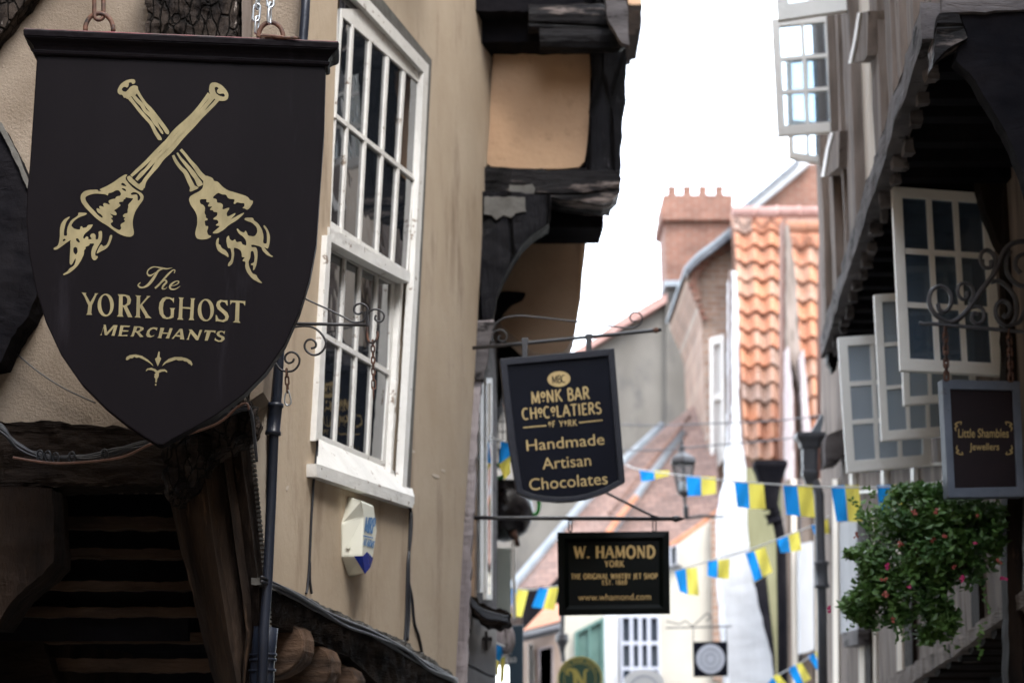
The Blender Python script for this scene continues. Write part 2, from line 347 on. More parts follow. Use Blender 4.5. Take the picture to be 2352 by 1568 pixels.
# capital skeletons: width, strokes (t = thick, n = thin) and serif points
GL = {
 'A': (.72, [('n', [(.03, 0), (.36, 1)]), ('t', [(.36, 1), (.69, 0)]), ('n', [(.14, .34), (.58, .34)])], [(.03, 0), (.69, 0)]),
 'B': (.6, [('t', [(.12, 0), (.12, 1)]), ('t', [(.12, .98)] + arc(.3, .76, .2, .22, 90, -90) + [(.12, .54)]), ('t', [(.12, .54)] + arc(.32, .28, .24, .26, 90, -90) + [(.12, .02)])], [(.1, 0), (.1, 1)]),
 'C': (.68, [('t', arc(.38, .5, .32, .48, 55, 305, 20))], []),
 'D': (.7, [('t', [(.12, 0), (.12, 1)]), ('t', [(.12, .98)] + arc(.3, .5, .35, .48, 90, -90, 16) + [(.12, .02)])], [(.1, 0), (.1, 1)]),
 'E': (.56, [('t', [(.12, 0), (.12, 1)]), ('n', [(.12, .97), (.52, .97)]), ('n', [(.12, .52), (.44, .52)]), ('n', [(.12, .03), (.54, .03)])], [(.1, 0), (.1, 1)]),
 'F': (.52, [('t', [(.12, 0), (.12, 1)]), ('n', [(.12, .97), (.5, .97)]), ('n', [(.12, .52), (.42, .52)])], [(.1, 0), (.1, 1)]),
 'G': (.74, [('t', arc(.4, .5, .33, .48, 55, 330, 20)), ('t', [(.64, .05), (.64, .42)])], [(.64, .42)]),
 'H': (.74, [('t', [(.12, 0), (.12, 1)]), ('t', [(.62, 0), (.62, 1)]), ('n', [(.12, .52), (.62, .52)])], [(.12, 0), (.12, 1), (.62, 0), (.62, 1)]),
 'I': (.24, [('t', [(.12, 0), (.12, 1)])], [(.12, 0), (.12, 1)]),
 'J': (.36, [('t', [(.24, 1), (.24, .1), (.16, -.06), (.02, -.1)])], [(.24, 1)]),
 'K': (.68, [('t', [(.12, 0), (.12, 1)]), ('n', [(.6, 1), (.14, .45)]), ('t', [(.26, .58), (.66, 0)])], [(.12, 0), (.12, 1), (.6, 1), (.64, 0)]),
 'L': (.54, [('t', [(.12, 0), (.12, 1)]), ('n', [(.12, .03), (.52, .03)])], [(.12, 0), (.12, 1)]),
 'M': (.88, [('n', [(.1, 0), (.14, 1)]), ('t', [(.14, 1), (.44, .1)]), ('n', [(.44, .1), (.74, 1)]), ('t', [(.74, 1), (.78, 0)])], [(.1, 0), (.12, 1), (.76, 1), (.78, 0)]),
 'N': (.76, [('n', [(.12, 0), (.12, 1)]), ('t', [(.12, 1), (.64, 0)]), ('n', [(.64, 0), (.64, 1)])], [(.12, 0), (.1, 1), (.64, 1)]),
 'O': (.8, [('t', arc(.4, .5, .33, .48, 0, 360, 26))], []),
 'P': (.58, [('t', [(.12, 0), (.12, 1)]), ('t', [(.12, .98)] + arc(.3, .73, .22, .25, 90, -90) + [(.12, .48)])], [(.12, 0), (.1, 1)]),
 'R': (.66, [('t', [(.12, 0), (.12, 1)]), ('t', [(.12, .98)] + arc(.3, .74, .22, .24, 90, -90) + [(.12, .5)]), ('t', [(.3, .5), (.62, 0)])], [(.12, 0), (.1, 1), (.6, 0)]),
 'S': (.54, [('t', arc(.27, .74, .2, .24, 30, 250, 12) + arc(.27, .26, .22, .25, 80, -150, 12))], []),
 'T': (.64, [('t', [(.32, 0), (.32, 1)]), ('n', [(.02, .97), (.62, .97)])], [(.32, 0)]),
 'U': (.7, [('t', [(.12, 1), (.12, .3)] + arc(.35, .28, .23, .27, 180, 360) + [(.58, 1)])], [(.12, 1), (.58, 1)]),
 'W': (1.0, [('t', [(.05, 1), (.28, 0)]), ('n', [(.28, 0), (.48, .95)]), ('t', [(.48, .95), (.7, 0)]), ('n', [(.7, 0), (.93, 1)])], [(.05, 1), (.93, 1)]),
 'Y': (.66, [('t', [(.05, 1), (.33, .45)]), ('n', [(.6, 1), (.33, .45)]), ('t', [(.33, .5), (.33, 0)])], [(.06, 1), (.6, 1), (.33, 0)]),
 'o': (.42, [('t', arc(.21, .66, .16, .2, 0, 360, 20)), ('t', [(.21, .24), (.21, .12)])], []),
 '.': (.22, [('t', [(.11, 0), (.11, .13)])], []),
 '1': (.4, [('t', [(.2, 0), (.2, 1)]), ('n', [(.2, 1), (.06, .85)])], [(.2, 0)]),
 '8': (.56, [('t', arc(.28, .76, .17, .22, 0, 360)), ('t', arc(.28, .27, .22, .26, 0, 360))], []),
 '6': (.56, [('t', [(.46, .95), (.2, .7)] + arc(.28, .3, .22, .28, 160, 500, 16))], []),
 '0': (.56, [('t', arc(.28, .5, .22, .48, 0, 360, 20))], []),
 '&': (.8, [('t', [(.75, 0), (.2, .7)] + arc(.33, .8, .14, .18, 200, 0) + [(.12, .38)] + arc(.32, .24, .23, .24, 160, 360))], []),
 ' ': (.34, [], []),
}
class Lines:                          # each line of writing becomes a part of its own
    def __init__(s, name, m, parent): s.a = (name, m, parent)
    def build(s, *k): pass
def each(fn):
    def g(mb, *k, **kw):
        if isinstance(mb, Lines):
            q = MB(); fn(q, *k, **kw); return q.build(*mb.a)
        return fn(mb, *k, **kw)
    return g
ribbon_sheet = each(ribbon_sheet); sheet = each(sheet)
@each
def caps(mb, s, a, b, h, pl, off, tw=.17, nw=.08, serif=.0, slant=0, gap=.06, mi=0):
    """capitals along the base line a-b (photo points) on a real plane"""
    tot = sum(GL[c][0] + gap for c in s) - gap
    dx, dy = b[0] - a[0], b[1] - a[1]; L = math.hypot(dx, dy); ux, uy = dx / L, dy / L; k = L / (tot)
    x = 0
    def m(px, py): px += py * slant * h / k; return (a[0] + ux * px * k + uy * py * h, a[1] + uy * px * k - ux * py * h)
    for i, c in enumerate(s):
        w, st, sf = GL[c]
        for ty, pts in st:
            wd = (tw if ty == 't' else nw) * h
            ribbon_sheet(mb, [m(x + p[0], p[1]) + (wd,) for p in pts], pl, off + .00015 * (i % 2), smooth=False, mi=mi)
        if serif:
            for sx, sy in sf:
                sy2 = .03 if sy < .2 else sy - .03
                q0 = m(x + sx - serif, sy2); q1 = m(x + sx + serif, sy2)
                ribbon_sheet(mb, [q0 + (.07 * h,), q1 + (.07 * h,)], pl, off + .0003, smooth=False, mi=mi)
        x += w + gap
@each
def words(mb, s, a, b, pl, off, hscale=1.0, bold=0.0, mi=0, shear=0):
    """the built-in font, fitted to the base line a-b"""
    cu = bpy.data.curves.new('lettering', 'FONT'); cu.body = s; cu.size = 1; cu.offset = bold; cu.resolution_u = 3; cu.shear = shear
    ob = bpy.data.objects.new('lettering', cu); COL.objects.link(ob)
    dg = bpy.context.evaluated_depsgraph_get(); me = bpy.data.meshes.new_from_object(ob.evaluated_get(dg))
    xs = [v.co.x for v in me.vertices]; x0, x1 = min(xs), max(xs)
    dx, dy = b[0] - a[0], b[1] - a[1]; L = math.hypot(dx, dy); ux, uy = dx / L, dy / L; k = L / (x1 - x0); h = k * hscale
    vs = [pl.hit(a[0] + ux * (v.co.x - x0) * k + uy * v.co.y * h, a[1] + uy * (v.co.x - x0) * k - ux * v.co.y * h, off) for v in me.vertices]
    mb.add(vs, [tuple(p.vertices) for p in me.polygons], mi)
    bpy.data.objects.remove(ob); bpy.data.curves.remove(cu); bpy.data.meshes.remove(me)
# =================== the near hanging sign ===================
SP = front(5.3, 4.0, -.75)
def sp(u, v, off=0): return SP.hit(u, v, off)
gs = thing('hanging_sign', 'big dark shield shaped sign board with gold crossed torches and gold lettering', 'sign', sp(360, 1020))
out = [(85, 122), (748, 150), (744, 300), (735, 430), (726, 560), (711, 640), (688, 715), (655, 790), (610, 855), (560, 905), (500, 950), (440, 985), (400, 1006), (374, 1021), (360, 1020),
       (330, 1002), (290, 975), (240, 935), (185, 880), (140, 815), (105, 740), (82, 665), (66, 580), (60, 500), (62, 440), (68, 380), (76, 260)]
b = MB(); slab(b, out, SP, .058); board = b.build('board', M['sign'], gs, bevel=.0035)
# small raised rim line close to the right edge, as on the real board
# moulded cornice: lofted cross sections
A0, B0 = sp(85, 124), sp(748, 151); U = (B0 - A0).normalized(); NN = SP.n; W = NN.cross(U).normalized()
if W.z < 0: W = -W
def cornice(mb, levels):
    vs = []; fs = []
    for h, o in levels:
        for s, t in ((-1, 1), (1, 1), (1, -1), (-1, -1)):
            base = A0 if s < 0 else B0
            vs.append(base + U * s * o + W * h + NN * (o if t > 0 else -.058 - o))
    for i in range(len(levels) - 1):
        for k in range(4): fs.append((i * 4 + k, i * 4 + (k + 1) % 4, i * 4 + 4 + (k + 1) % 4, i * 4 + 4 + k))
    fs.append((3, 2, 1, 0)); n = len(levels) * 4 - 4; fs.append((n, n + 1, n + 2, n + 3)); mb.add(vs, fs)
b = MB(); cornice(b, [(-.004, .001), (-.004, .007), (.001, .011), (.007, .012), (.010, .007), (.013, .007), (.020, .010), (.028, .017), (.034, .026), (.038, .031), (.040, .031), (.042, .034), (.055, .0355), (.059, .034)])
b.build('cornice', M['sign'], gs, rough=(.02, .0011, 40))
b = MB(); cornice(b, [(.0592, .0335), (.0622, .0325)]); b.build('cornice_cap', M['signred'], gs, rough=(.03, .0008, 60))
Z1 = lambda x, y: (114.8 + x * .16844, 379.0 + y * .16844)
Z2 = lambda x, y: (390.5 + x * .2197, 321.6 + y * .2197)
Z3 = lambda x, y: (252.7 + x * .18311, 166.5 + y * .18311)
Z4 = lambda x, y: (172.3 + x * .19043, 597.2 + y * .19043)
def prs(s): v = [float(q) for q in s.split()]; return list(zip(v[::2], v[1::2]))
def chk(l):
    o = []
    for i in range(len(l)):
        a, c = l[i], l[(i + 1) % len(l)]
        o += [(a[0] * .8 + c[0] * .2, a[1] * .8 + c[1] * .2), (a[0] * .2 + c[0] * .8, a[1] * .2 + c[1] * .8)]
    return o
def art(mb, Z, *ls, smooth=True, off=.0016):
    L = []
    for s in ls:
        l = prs(s) if isinstance(s, str) else s
        if smooth: l = chk(l)
        L.append([Z(*p) for p in l])
    sheet(mb, L, SP, off)
def stroke(mb, Z, s, k, off=.0017):
    v = [float(q) for q in s.split()]; pts = [Z(v[i], v[i + 1]) + (v[i + 2] * k,) for i in range(0, len(v), 3)]
    ribbon_sheet(mb, pts, SP, off)
t = MB()
art(t, Z1, "1020 130 1060 132 1030 170 1035 200 1075 255 1130 310 1180 345 1245 380 1280 425 1270 480 1210 560 1165 630 1140 700 1128 760 1130 840 1145 910 1140 955 1100 980 1030 975 940 940 860 885 780 825 700 780 620 720 550 650 480 580 430 510 415 450 425 400 465 360 530 340 650 335 660 358 705 355 675 335 690 325 760 295 860 240 940 180",
 "480 445 500 425 560 400 620 390 700 395 755 400 790 420 795 385 850 375 900 345 940 345 970 390 960 420 905 430 890 460 850 465 800 485 800 510 825 545 740 515 722 540 740 575 680 555 668 575 690 605 640 588 632 605 650 645 690 670 720 700 715 725 660 690 600 620 540 560 490 490",
 "1030 440 1090 452 1138 455 1110 495 1065 540 1070 570 1058 610 1060 655 1015 665 992 690 1000 710 1030 715 1005 735 1028 770 965 805 962 830 975 860 950 893 880 860 840 830 825 795 860 775 850 745 825 725 858 715 850 695 810 660 890 690 912 675 900 640 870 620 925 585 968 550 940 525 945 505 1000 500 1000 475 1030 460",
 "1100 390 1130 372 1170 372 1215 400 1235 440 1225 475 1195 490 1195 430 1185 400 1110 410", "965 265 985 243 1010 250 1050 293 990 283", "970 320 1010 318 1035 335 1037 362 1000 345")
art(t, Z1, "1045 165 1085 145 1120 175 1130 195 1150 205 1180 240 1215 265 1250 230 1290 240 1275 335 1250 352 1200 325 1120 265 1065 215", off=.0019)
for s in ("265 1300 34 330 1240 42 440 1140 45 560 1020 52 650 930 55 720 860 52 800 760 55 870 690 55 950 620 52 1040 530 45 1110 450 45 1180 360 48 1250 270 60",
          "330 1350 36 400 1270 52 450 1220 40 510 1150 48 580 1070 62 650 1010 50 720 930 62 800 850 62 880 760 60 950 690 55 1040 600 60 1120 520 62 1200 420 50 1290 310 56",
          "400 1440 70 440 1350 48 520 1250 48 580 1170 66 650 1070 72 740 990 66 800 930 58 880 830 62 960 750 52 1050 660 48 1130 570 46 1220 480 46 1300 400 46 1350 340 50",
          "245 320 50 300 390 40 380 490 42 460 580 42 520 650 42 570 750 46 622 830 50 628 850 30",
          "275 270 40 340 350 46 400 410 48 440 480 44 520 550 52 570 630 56 610 690 30 650 750 30 665 775 6",
          "330 215 40 380 300 34 440 390 38 500 460 52 560 530 48 620 610 50 680 690 50 720 750 50 740 760 30"):
    stroke(t, Z3, s, .183)
art(t, Z3, "1250 155 1275 130 1330 125 1400 160 1455 215 1488 275 1480 330 1450 355 1400 362 1340 350 1270 310 1240 230", "1310 195 1335 180 1365 200 1350 215 1340 235 1345 255 1370 272 1395 268 1425 265 1443 290 1430 310 1370 295 1325 260", off=.0021)
art(t, Z3, "95 215 130 150 190 105 260 85 305 88 320 115 310 140 280 150 270 125 235 130 235 160 225 185 210 195 190 180 160 190 145 215 165 240 200 245 230 215 250 185 300 160 350 175 352 210 350 240 335 270 300 300 270 300 240 320 235 335 210 335 195 318 175 322 165 300 150 280 120 280 95 255", off=.0021)
for s in ("32 160 26 60 220 34 110 290 36 160 340 44 200 420 50 235 490 54", "75 135 20 110 190 24 160 250 34 210 310 40 240 350 48 275 400 44 310 460 60 320 480 50", "112 100 30 160 155 30 210 220 34 265 285 44 310 350 50 370 410 60 400 430 80"):
    stroke(t, Z2, s, .2197)
art(t, Z2, "225 465 290 490 300 505 210 545 203 525 215 490", off=.0021)
art(t, Z2, "350 400 370 370 445 395 460 430 500 435 550 490 600 525 700 555 810 590 838 630 868 635 865 665 830 715 805 732 780 715 755 712 780 690 775 660 740 660 700 650 680 670 662 665 680 620 610 615 585 570 545 570 500 550 440 605 490 620 490 655 535 660 555 680 545 730 618 705 620 720 590 765 600 805 680 762 685 775 640 825 635 830 770 757 775 770 700 840 620 885 560 940 500 975 450 978 447 965 490 930 525 900 480 895 480 885 510 865 495 835 455 832 452 820 495 790 495 755 455 752 450 735 420 733 418 720 445 695 398 697 397 680 418 655 378 650 382 625 375 618 310 620 315 665 350 680 368 710 360 765 375 790 372 810 395 825 392 838 360 845 370 900 398 900 400 915 385 955 400 995 432 1002 425 1015 390 1035 330 1042 280 1030 262 990 268 945 285 880 285 800 260 740 215 680 197 625 210 590 250 565 310 535 345 500")
art(t, Z2, "775 830 790 812 870 812 875 840 920 870 960 930 978 1000 972 1080 1010 1085 1015 1040 1010 960 972 895 990 890 1025 940 1045 1000 1043 1070 1030 1120 1020 1138 985 1120 990 1130 1020 1165 1050 1200 1080 1215 1065 1225 1010 1200 965 1155 955 1115 850 1090 850 1120 900 1120 915 1160 915 1220 905 1300 880 1360 868 1360 870 1310 845 1305 847 1292 880 1280 885 1220 872 1160 845 1160 840 1230 820 1270 825 1320 860 1395 905 1410 915 1440 970 1498 930 1490 860 1450 810 1390 785 1330 790 1270 760 1268 758 1255 785 1225 750 1225 750 1190 740 1155 700 1130 665 1125 672 1200 655 1290 620 1320 605 1315 608 1290 640 1250 645 1190 632 1130 605 1130 590 1070 590 1020 615 995 625 1040 655 1055 680 1035 695 1070 745 1060 755 1090 800 1105 795 1050 765 1010 720 980 695 935 705 922 735 955 775 970 790 945 805 970 815 1000 885 1010 915 960 905 910 860 865 800 845")
art(t, Z2, "505 1020 512 1030 505 1090 525 1095 540 1130 580 1150 610 1190 612 1230 580 1205 530 1180 495 1150 478 1090 485 1045")
art(t, Z1, "385 655 400 648 490 652 507 663 480 685 400 710 330 760 290 820 300 840 325 865 370 880 410 880 415 840 440 835 445 860 500 850 515 820 585 808 580 830 545 880 470 940 450 990 465 1010 500 970 525 985 520 1015 575 1010 545 970 560 940 600 930 625 960 620 1015 655 1015 665 960 660 910 690 898 710 905 712 980 700 1040 650 1120 615 1200 620 1240 650 1240 652 1265 625 1295 595 1298 570 1270 560 1200 575 1130 610 1070 540 1070 540 1095 480 1118 490 1140 465 1160 465 1210 430 1290 380 1370 320 1430 260 1475 185 1505 178 1485 240 1450 265 1410 330 1370 350 1310 350 1265 300 1355 285 1365 268 1340 268 1280 275 1170 280 1100 275 1050 285 1020 230 1055 160 1110 90 1155 52 1155 50 1130 105 1105 125 1050 135 960 135 870 155 790 200 735 270 700 270 715 225 770 205 830 190 900 188 965 235 965 230 900 245 830 290 750 385 690",
 "175 1045 175 1015 205 1005 218 1025", "355 1000 385 1000 410 1050 395 1062 355 1030", "318 1130 345 1115 372 1130 378 1190 350 1225 318 1185")
art(t, Z1, "815 965 830 952 850 958 845 1000 810 1090 770 1140 700 1175 635 1212 640 1185 680 1100 705 1080 722 1110 770 1095 800 1030")
t.build('painted_torches', M['gold'], gs)
t = MB()
LT = lambda *s: art(t, Z4, *s, smooth=False)
LT("78 390 138 397 128 412 182 510 240 415 236 400 283 402 262 418 205 545 196 640 208 660 133 660 150 640 160 545 108 430 92 405")
LT(ell(370, 543, 98, 137, 2), ell(370, 541, 55, 119, -5)); LT(ell(1578, 603, 98, 135, 2), ell(1578, 603, 55, 118, -5))
LT("515 412 600 415 655 430 677 480 665 530 625 555 693 690 640 688 585 568 575 560 572 660 585 683 505 680 525 655 532 440", "575 435 610 437 632 470 628 520 600 545 575 545")
LT("727 425 800 430 785 445 784 540 868 445 862 432 914 435 890 450 810 540 890 670 925 700 842 697 852 685 783 570 780 675 792 695 717 690 738 670 745 445")
LT("1195 455 1190 520 1175 490 1140 465 1100 470 1070 510 1060 580 1068 650 1100 690 1135 690 1155 665 1155 595 1140 578 1210 580 1195 595 1190 690 1150 705 1110 712 1060 700 1022 650 1010 580 1020 510 1055 460 1100 443 1150 452 1175 462")
LT("1250 450 1315 455 1300 470 1297 565 1393 570 1400 475 1390 460 1452 462 1438 480 1427 700 1438 725 1367 722 1385 700 1392 590 1297 582 1292 695 1307 720 1230 717 1248 692 1262 475")
LT("1838 485 1843 550 1830 545 1810 510 1770 500 1745 525 1755 560 1840 635 1857 680 1840 725 1790 748 1740 740 1712 735 1697 742 1697 660 1710 665 1730 710 1775 725 1810 710 1812 680 1790 650 1720 590 1702 545 1715 500 1755 480 1800 487")
LT("1872 485 2055 495 2050 552 2030 520 1985 513 1978 730 1995 757 1903 750 1930 730 1938 512 1895 510 1872 540")
LT("340 778 372 780 385 870 465 783 514 785 482 890 475 912 438 910 446 895 468 815 387 905 360 905 343 815 320 885 326 905 302 905 315 890 350 790")
LT("548 787 668 792 652 808 585 805 575 845 650 848 637 862 570 860 560 905 630 900 632 918 516 915 528 900")
LT("712 797 790 800 828 815 825 840 775 870 828 925 785 928 740 872 722 870 712 905 702 922 666 920 680 905 700 850", "752 812 785 815 785 840 760 855 735 855")
LT("998 815 985 850 970 835 940 828 905 850 895 885 915 915 945 910 960 895 950 915 910 933 870 925 857 900 870 855 905 820 950 810")
LT("1030 815 1078 818 1060 872 1125 875 1142 820 1178 822 1140 925 1135 945 1090 943 1100 930 1118 890 1055 887 1042 925 1042 942 992 938 1008 920")
LT("1265 826 1295 828 1318 958 1268 955 1270 925 1205 920 1190 948 1165 948 1180 930", "1262 860 1272 905 1222 903")
LT("1372 835 1410 838 1480 920 1505 840 1536 842 1485 965 1460 965 1395 880 1372 945 1375 960 1345 958 1360 940 1385 860")
LT("1565 845 1697 850 1690 885 1675 868 1638 865 1600 970 1563 970 1590 865 1575 862 1560 880")
LT("1812 853 1800 895 1785 870 1760 865 1740 880 1748 900 1800 925 1805 955 1770 985 1725 985 1682 965 1690 935 1705 955 1735 970 1765 960 1765 940 1720 915 1705 890 1722 862 1760 852 1795 860")
for s in ("985 140 4 940 172 14 900 188 24 873 165 16 880 125 14 920 92 16 970 83 12 1050 98 20 1110 105 14 1175 93 4", "1075 100 14 1010 125 22 965 190 30 925 250 34 875 305 30 820 330 18 780 325 22 762 300 16 790 270 8",
          "1195 160 8 1205 125 12 1180 122 14 1130 165 22 1080 220 22 1020 290 24 965 340 22", "1020 300 6 1070 250 12 1095 245 18 1100 270 24 1065 310 24 1055 345 18 1090 345 8 1110 325 4",
          "1155 315 5 1200 305 8 1245 280 12 1250 258 14 1220 255 12 1175 280 20 1145 320 26 1160 350 20 1210 350 12 1270 313 4"):
    stroke(t, Z4, s, .19)
LT("612 1200 620 1170 660 1145 730 1137 810 1155 880 1200 935 1255 945 1280 900 1240 840 1205 770 1170 740 1178 715 1165 690 1185 665 1182 650 1197 628 1208")
LT("1010 1100 1022 1105 1020 1165 1040 1185 1020 1235 998 1280 980 1235 965 1190 990 1170 1002 1120")
LT("1048 1280 1075 1235 1130 1190 1200 1168 1280 1168 1350 1185 1400 1215 1418 1255 1405 1275 1390 1255 1370 1245 1350 1225 1320 1220 1300 1208 1250 1212 1220 1200 1150 1225 1100 1240")
LT("852 1335 870 1308 920 1297 970 1315 993 1335 1030 1317 1080 1315 1110 1335 1112 1358 1085 1340 1045 1345 1010 1360 1012 1385 1005 1410 992 1430 985 1475 968 1475 970 1430 953 1405 965 1390 955 1380 975 1360 950 1335 915 1325 880 1322 862 1337")
LT(ell(973, 1501, 10, 12, 0, 12))
t.build('lettering', M['gold'], gs)
# iron eyes on top, chains
def eye(cu, cv, r, Y=5.33, m='rust'):
    b = MB(); tube(b, [P(cu + r * math.cos(a), cv - r * 1.15 * math.sin(a), Y) for a in [math.radians(-8 + 196 * i / 20) for i in range(21)]], .0068, res=10)
    return b.build('hanging_eye', M[m], gs, smooth=True)
eye(228, 68, 32); eye(622, 84, 28)
b = MB(); tube(b, [P(u, v, 5.27) for u, v in ((598, 83), (625, 84), (655, 87), (688, 87))], [.006, .006, .0045, .004]); b.build('hinge_pin', M['rust'], gs, rough=(.01, .002, 60))
def link(mb, cu, cv, w, h, Y, rot, r, tw=0):   # a stadium shaped chain link; tw turns it about its length
    pts = []
    hh = h - w
    for i in range(24):
        a = 2 * math.pi * i / 24; x = w * math.cos(a); y = w * math.sin(a) + (hh if math.sin(a) > 0 else -hh)
        c, s = math.cos(rot), math.sin(rot)
        xx = x * math.cos(tw); dy = x * math.sin(tw)
        pts.append(P(cu + xx * c + y * s, cv - y * c + xx * s, Y + dy / F * Y))
    tube(mb, pts, r, closed=True, res=8)
ch = MB(); link(ch, 227, 14, 11, 32, 5.33, .0, .0062, .25); link(ch, 223, -38, 10, 30, 5.33, 0, .0062, 1.3); link(ch, 226, -88, 11, 30, 5.33, 0, .0062, .2)
tag(ch.build('chain', M['rust'], None, smooth=True), 'dark rusty iron chain link holding left end of shield sign', 'chain')
ch = MB()
for cu, cv, tw, ro in ((590, 58, 1.1, .05), (589, 30, .3, .1), (592, 2, 1.2, .1), (596, -24, .2, .1), (619, 26, 1.25, .1), (621, -2, .3, .0), (622, -30, 1.2, 0)):
    link(ch, cu, cv, 8, 20, 5.33, ro, .0036, tw)
link(ch, 619, 38, 6, 17, 5.32, .0, .0042, 1.2)
tag(ch.build('chain', M['zinc'], None, smooth=True), 'bright zinc chain doubled over right iron eye of shield sign', 'chain')

# =================== near timber house on the left ===================
HA = thing('timber_house', 'near left house with stucco gable end, charred timbers and dark jetty underside', 'house', (-1.6, 6.0, 0))
p6 = front(6.0)
b = MB(); slab(b, [(-420, -420), (715, -420), (700, -100), (682, 60), (636, 560), (604, 900), (560, 930), (520, 990), (430, 1110), (-420, 1110)], p6, .22)
b.build('wall', M['stucco'], HA)
b = MB(); slab(b, [(684, -60), (700, -60), (616, 900), (610, 1300), (602, 1445), (560, 1445), (560, 850), (640, -60)], front(6.2), .02); b.build('corner_plaster', M['cream'], HA)
b = MB(); slab(b, jag([(700, -60), (712, -60), (630, 900), (621, 1300), (610, 1445), (603, 1445), (611, 1300), (616, 900)], 1, 18, 5), front(6.19), .05); b.build('corner_board', M['darkv'], HA)
b = MB(); prism(b, [(-5, 6.3), (-.86, 6.3), (-.80, 6.75), (-1.2, 9.5), (-5, 9.5)], 2.6, 8.2); b.build('upper_storey', M['stucco'], HA)
b = MB(); prism(b, [(-5, 8.6), (-1.0, 8.6), (-1.3, 11), (-5, 11)], 0, 2.6); box(b, -5, -1.75, 6.2, 8.6, 0, 2.45); b.build('ground_storey', M['darkv'], HA)
b = MB(); slab(b, jag([(333, -80), (546, -80), (545, 80), (548, 300), (560, 700), (565, 930), (350, 930), (338, 300)], 2, 12, 3), front(5.9), .16); b.build('charred_post', M['charred'], HA, rough=(.035, .012, 22))
b = MB(); slab(b, jag([(556, -80), (578, -80), (575, 120), (555, 120)], 1, 15, 4), front(5.94), .05); b.build('post', M['greytim'], HA)
b = MB(); slab(b, jag([(-120, 210), (-60, 140), (0, 78), (30, 42), (64, 0), (130, -80), (20, -160), (-200, 60)], 2, 10, 5), front(5.92), .12); b.build('brace', M['charred'], HA, rough=(.04, .007, 20))
b = MB(); slab(b, jag([(-260, 190), (-20, 268), (0, 285), (20, 325), (42, 370), (66, 428), (92, 500), (96, 600), (84, 680), (66, 725), (40, 752), (22, 790), (0, 832), (-260, 900)], 2, 14, 6), front(5.86), .14); b.build('brace_and_shadow', M['pitch'], HA, rough=(.05, .006, 14))  # curved brace and its deep shadow, built together as one black slab
b = MB(); slab(b, jag([(-24, 262), (4, 282), (24, 322), (46, 368), (70, 430), (66, 434), (62, 432), (38, 376), (16, 330), (0, 300), (-20, 282)], 1, 10, 7), front(5.85), .02); b.build('chipped_edge', M['grey'], HA)
b = MB(); slab(b, jag([(-260, 975), (0, 968), (110, 965), (200, 976), (300, 985), (400, 1000), (400, 1112), (200, 1116), (-260, 1116)], 3, 14, 8), front(5.93), .18); b.build('charred_rail', M['dark'], HA, rough=(.04, .009, 18))
b = MB(); slab(b, jag([(-260, 1112), (60, 1116), (119, 1120), (123, 1200), (124, 1290), (98, 1320), (62, 1345), (28, 1380), (-10, 1440), (-260, 1440)], 1.5, 14, 9), front(5.82), .22); b.build('bracket', M['darkv'], HA, rough=(.05, .005, 12))
b = MB(); slab(b, jag([(-260, 1440), (0, 1385), (60, 1340), (85, 1440), (130, 1560), (150, 1700), (-260, 1700)], 2, 14, 9), front(6.5), .2); b.build('side_post', M['dark'], HA, rough=(.06, .005, 12))
# soffit joists in steps going back
for i, (v0, v1, Y) in enumerate(((1184, 1214, 6.2), (1258, 1280, 6.28), (1332, 1354, 6.36), (1392, 1416, 6.44), (1450, 1476, 6.52), (1510, 1542, 6.6), (1590, 1630, 6.7))):
    b = MB(); slab(b, jag([(-100, v0), (560, v0 + 2), (590, v1), (-100, v1 - 2)], 1.6, 16, 20 + i), front(Y), .07); b.build('joist', M['wjoist'], HA, rough=(.06, .005, 10))
b = MB()
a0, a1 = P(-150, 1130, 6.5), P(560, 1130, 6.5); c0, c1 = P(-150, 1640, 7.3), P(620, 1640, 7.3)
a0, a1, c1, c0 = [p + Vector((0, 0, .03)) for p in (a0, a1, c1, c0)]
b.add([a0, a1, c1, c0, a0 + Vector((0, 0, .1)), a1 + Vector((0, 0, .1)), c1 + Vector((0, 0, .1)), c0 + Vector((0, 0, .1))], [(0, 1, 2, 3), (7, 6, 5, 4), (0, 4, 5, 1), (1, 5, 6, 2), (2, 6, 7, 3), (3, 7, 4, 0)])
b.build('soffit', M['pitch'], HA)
# corner bracket: two faces meeting on an edge, with mouldings
def loft(mb, rows):
    n = len(rows[0]); vs = [p for r in rows for p in r]; fs = []
    for i in range(len(rows) - 1):
        for k in range(n): fs.append((i * n + k, i * n + (k + 1) % n, (i + 1) * n + (k + 1) % n, (i + 1) * n + k))
    fs.append(tuple(range(n))[::-1]); fs.append(tuple((len(rows) - 1) * n + k for k in range(n)))
    return mb.add(vs, fs)
b = MB(); rows = []
for v, l, e, m1, m2, m3, r in ((930, 372, 452, 500, 520, 540, 570), (1030, 374, 462, 512, 530, 552, 578), (1130, 384, 476, 524, 545, 566, 592), (1250, 412, 492, 540, 560, 582, 604), (1360, 440, 510, 556, 574, 594, 614), (1450, 462, 524, 566, 582, 596, 616), (1510, 476, 534, 560, 572, 580, 588), (1590, 496, 546, 556, 562, 566, 572)):
    rows.append([P(l, v, 6.12), P((l * .5 + e * .5), v + 4, 5.97), P(e, v, 5.86), P(e + 12, v, 5.93), P(m1 - 4, v, 5.97), P(m1, v, 5.93), P(m2 - 3, v, 5.99), P(m2, v, 6.02), P(m3, v, 6.0), P(m3 + 4, v, 6.07), P(r, v, 6.12), P(r - 4, v, 6.4), P(l + 30, v, 6.4)])
loft(b, rows); b.build('corner_bracket', M['carved'], HA, rough=(.045, .005, 12))
b = MB()
for i in range(44):
    v = 985 + i * 10.5; r_ = 575 + (v - 985) * .103 if v < 1400 else 618
    q = P(r_ + 1, v, 6.08); box(b, q.x - .006, q.x + .005, q.y - .02, q.y + .01, q.z - .0045, q.z + .003)
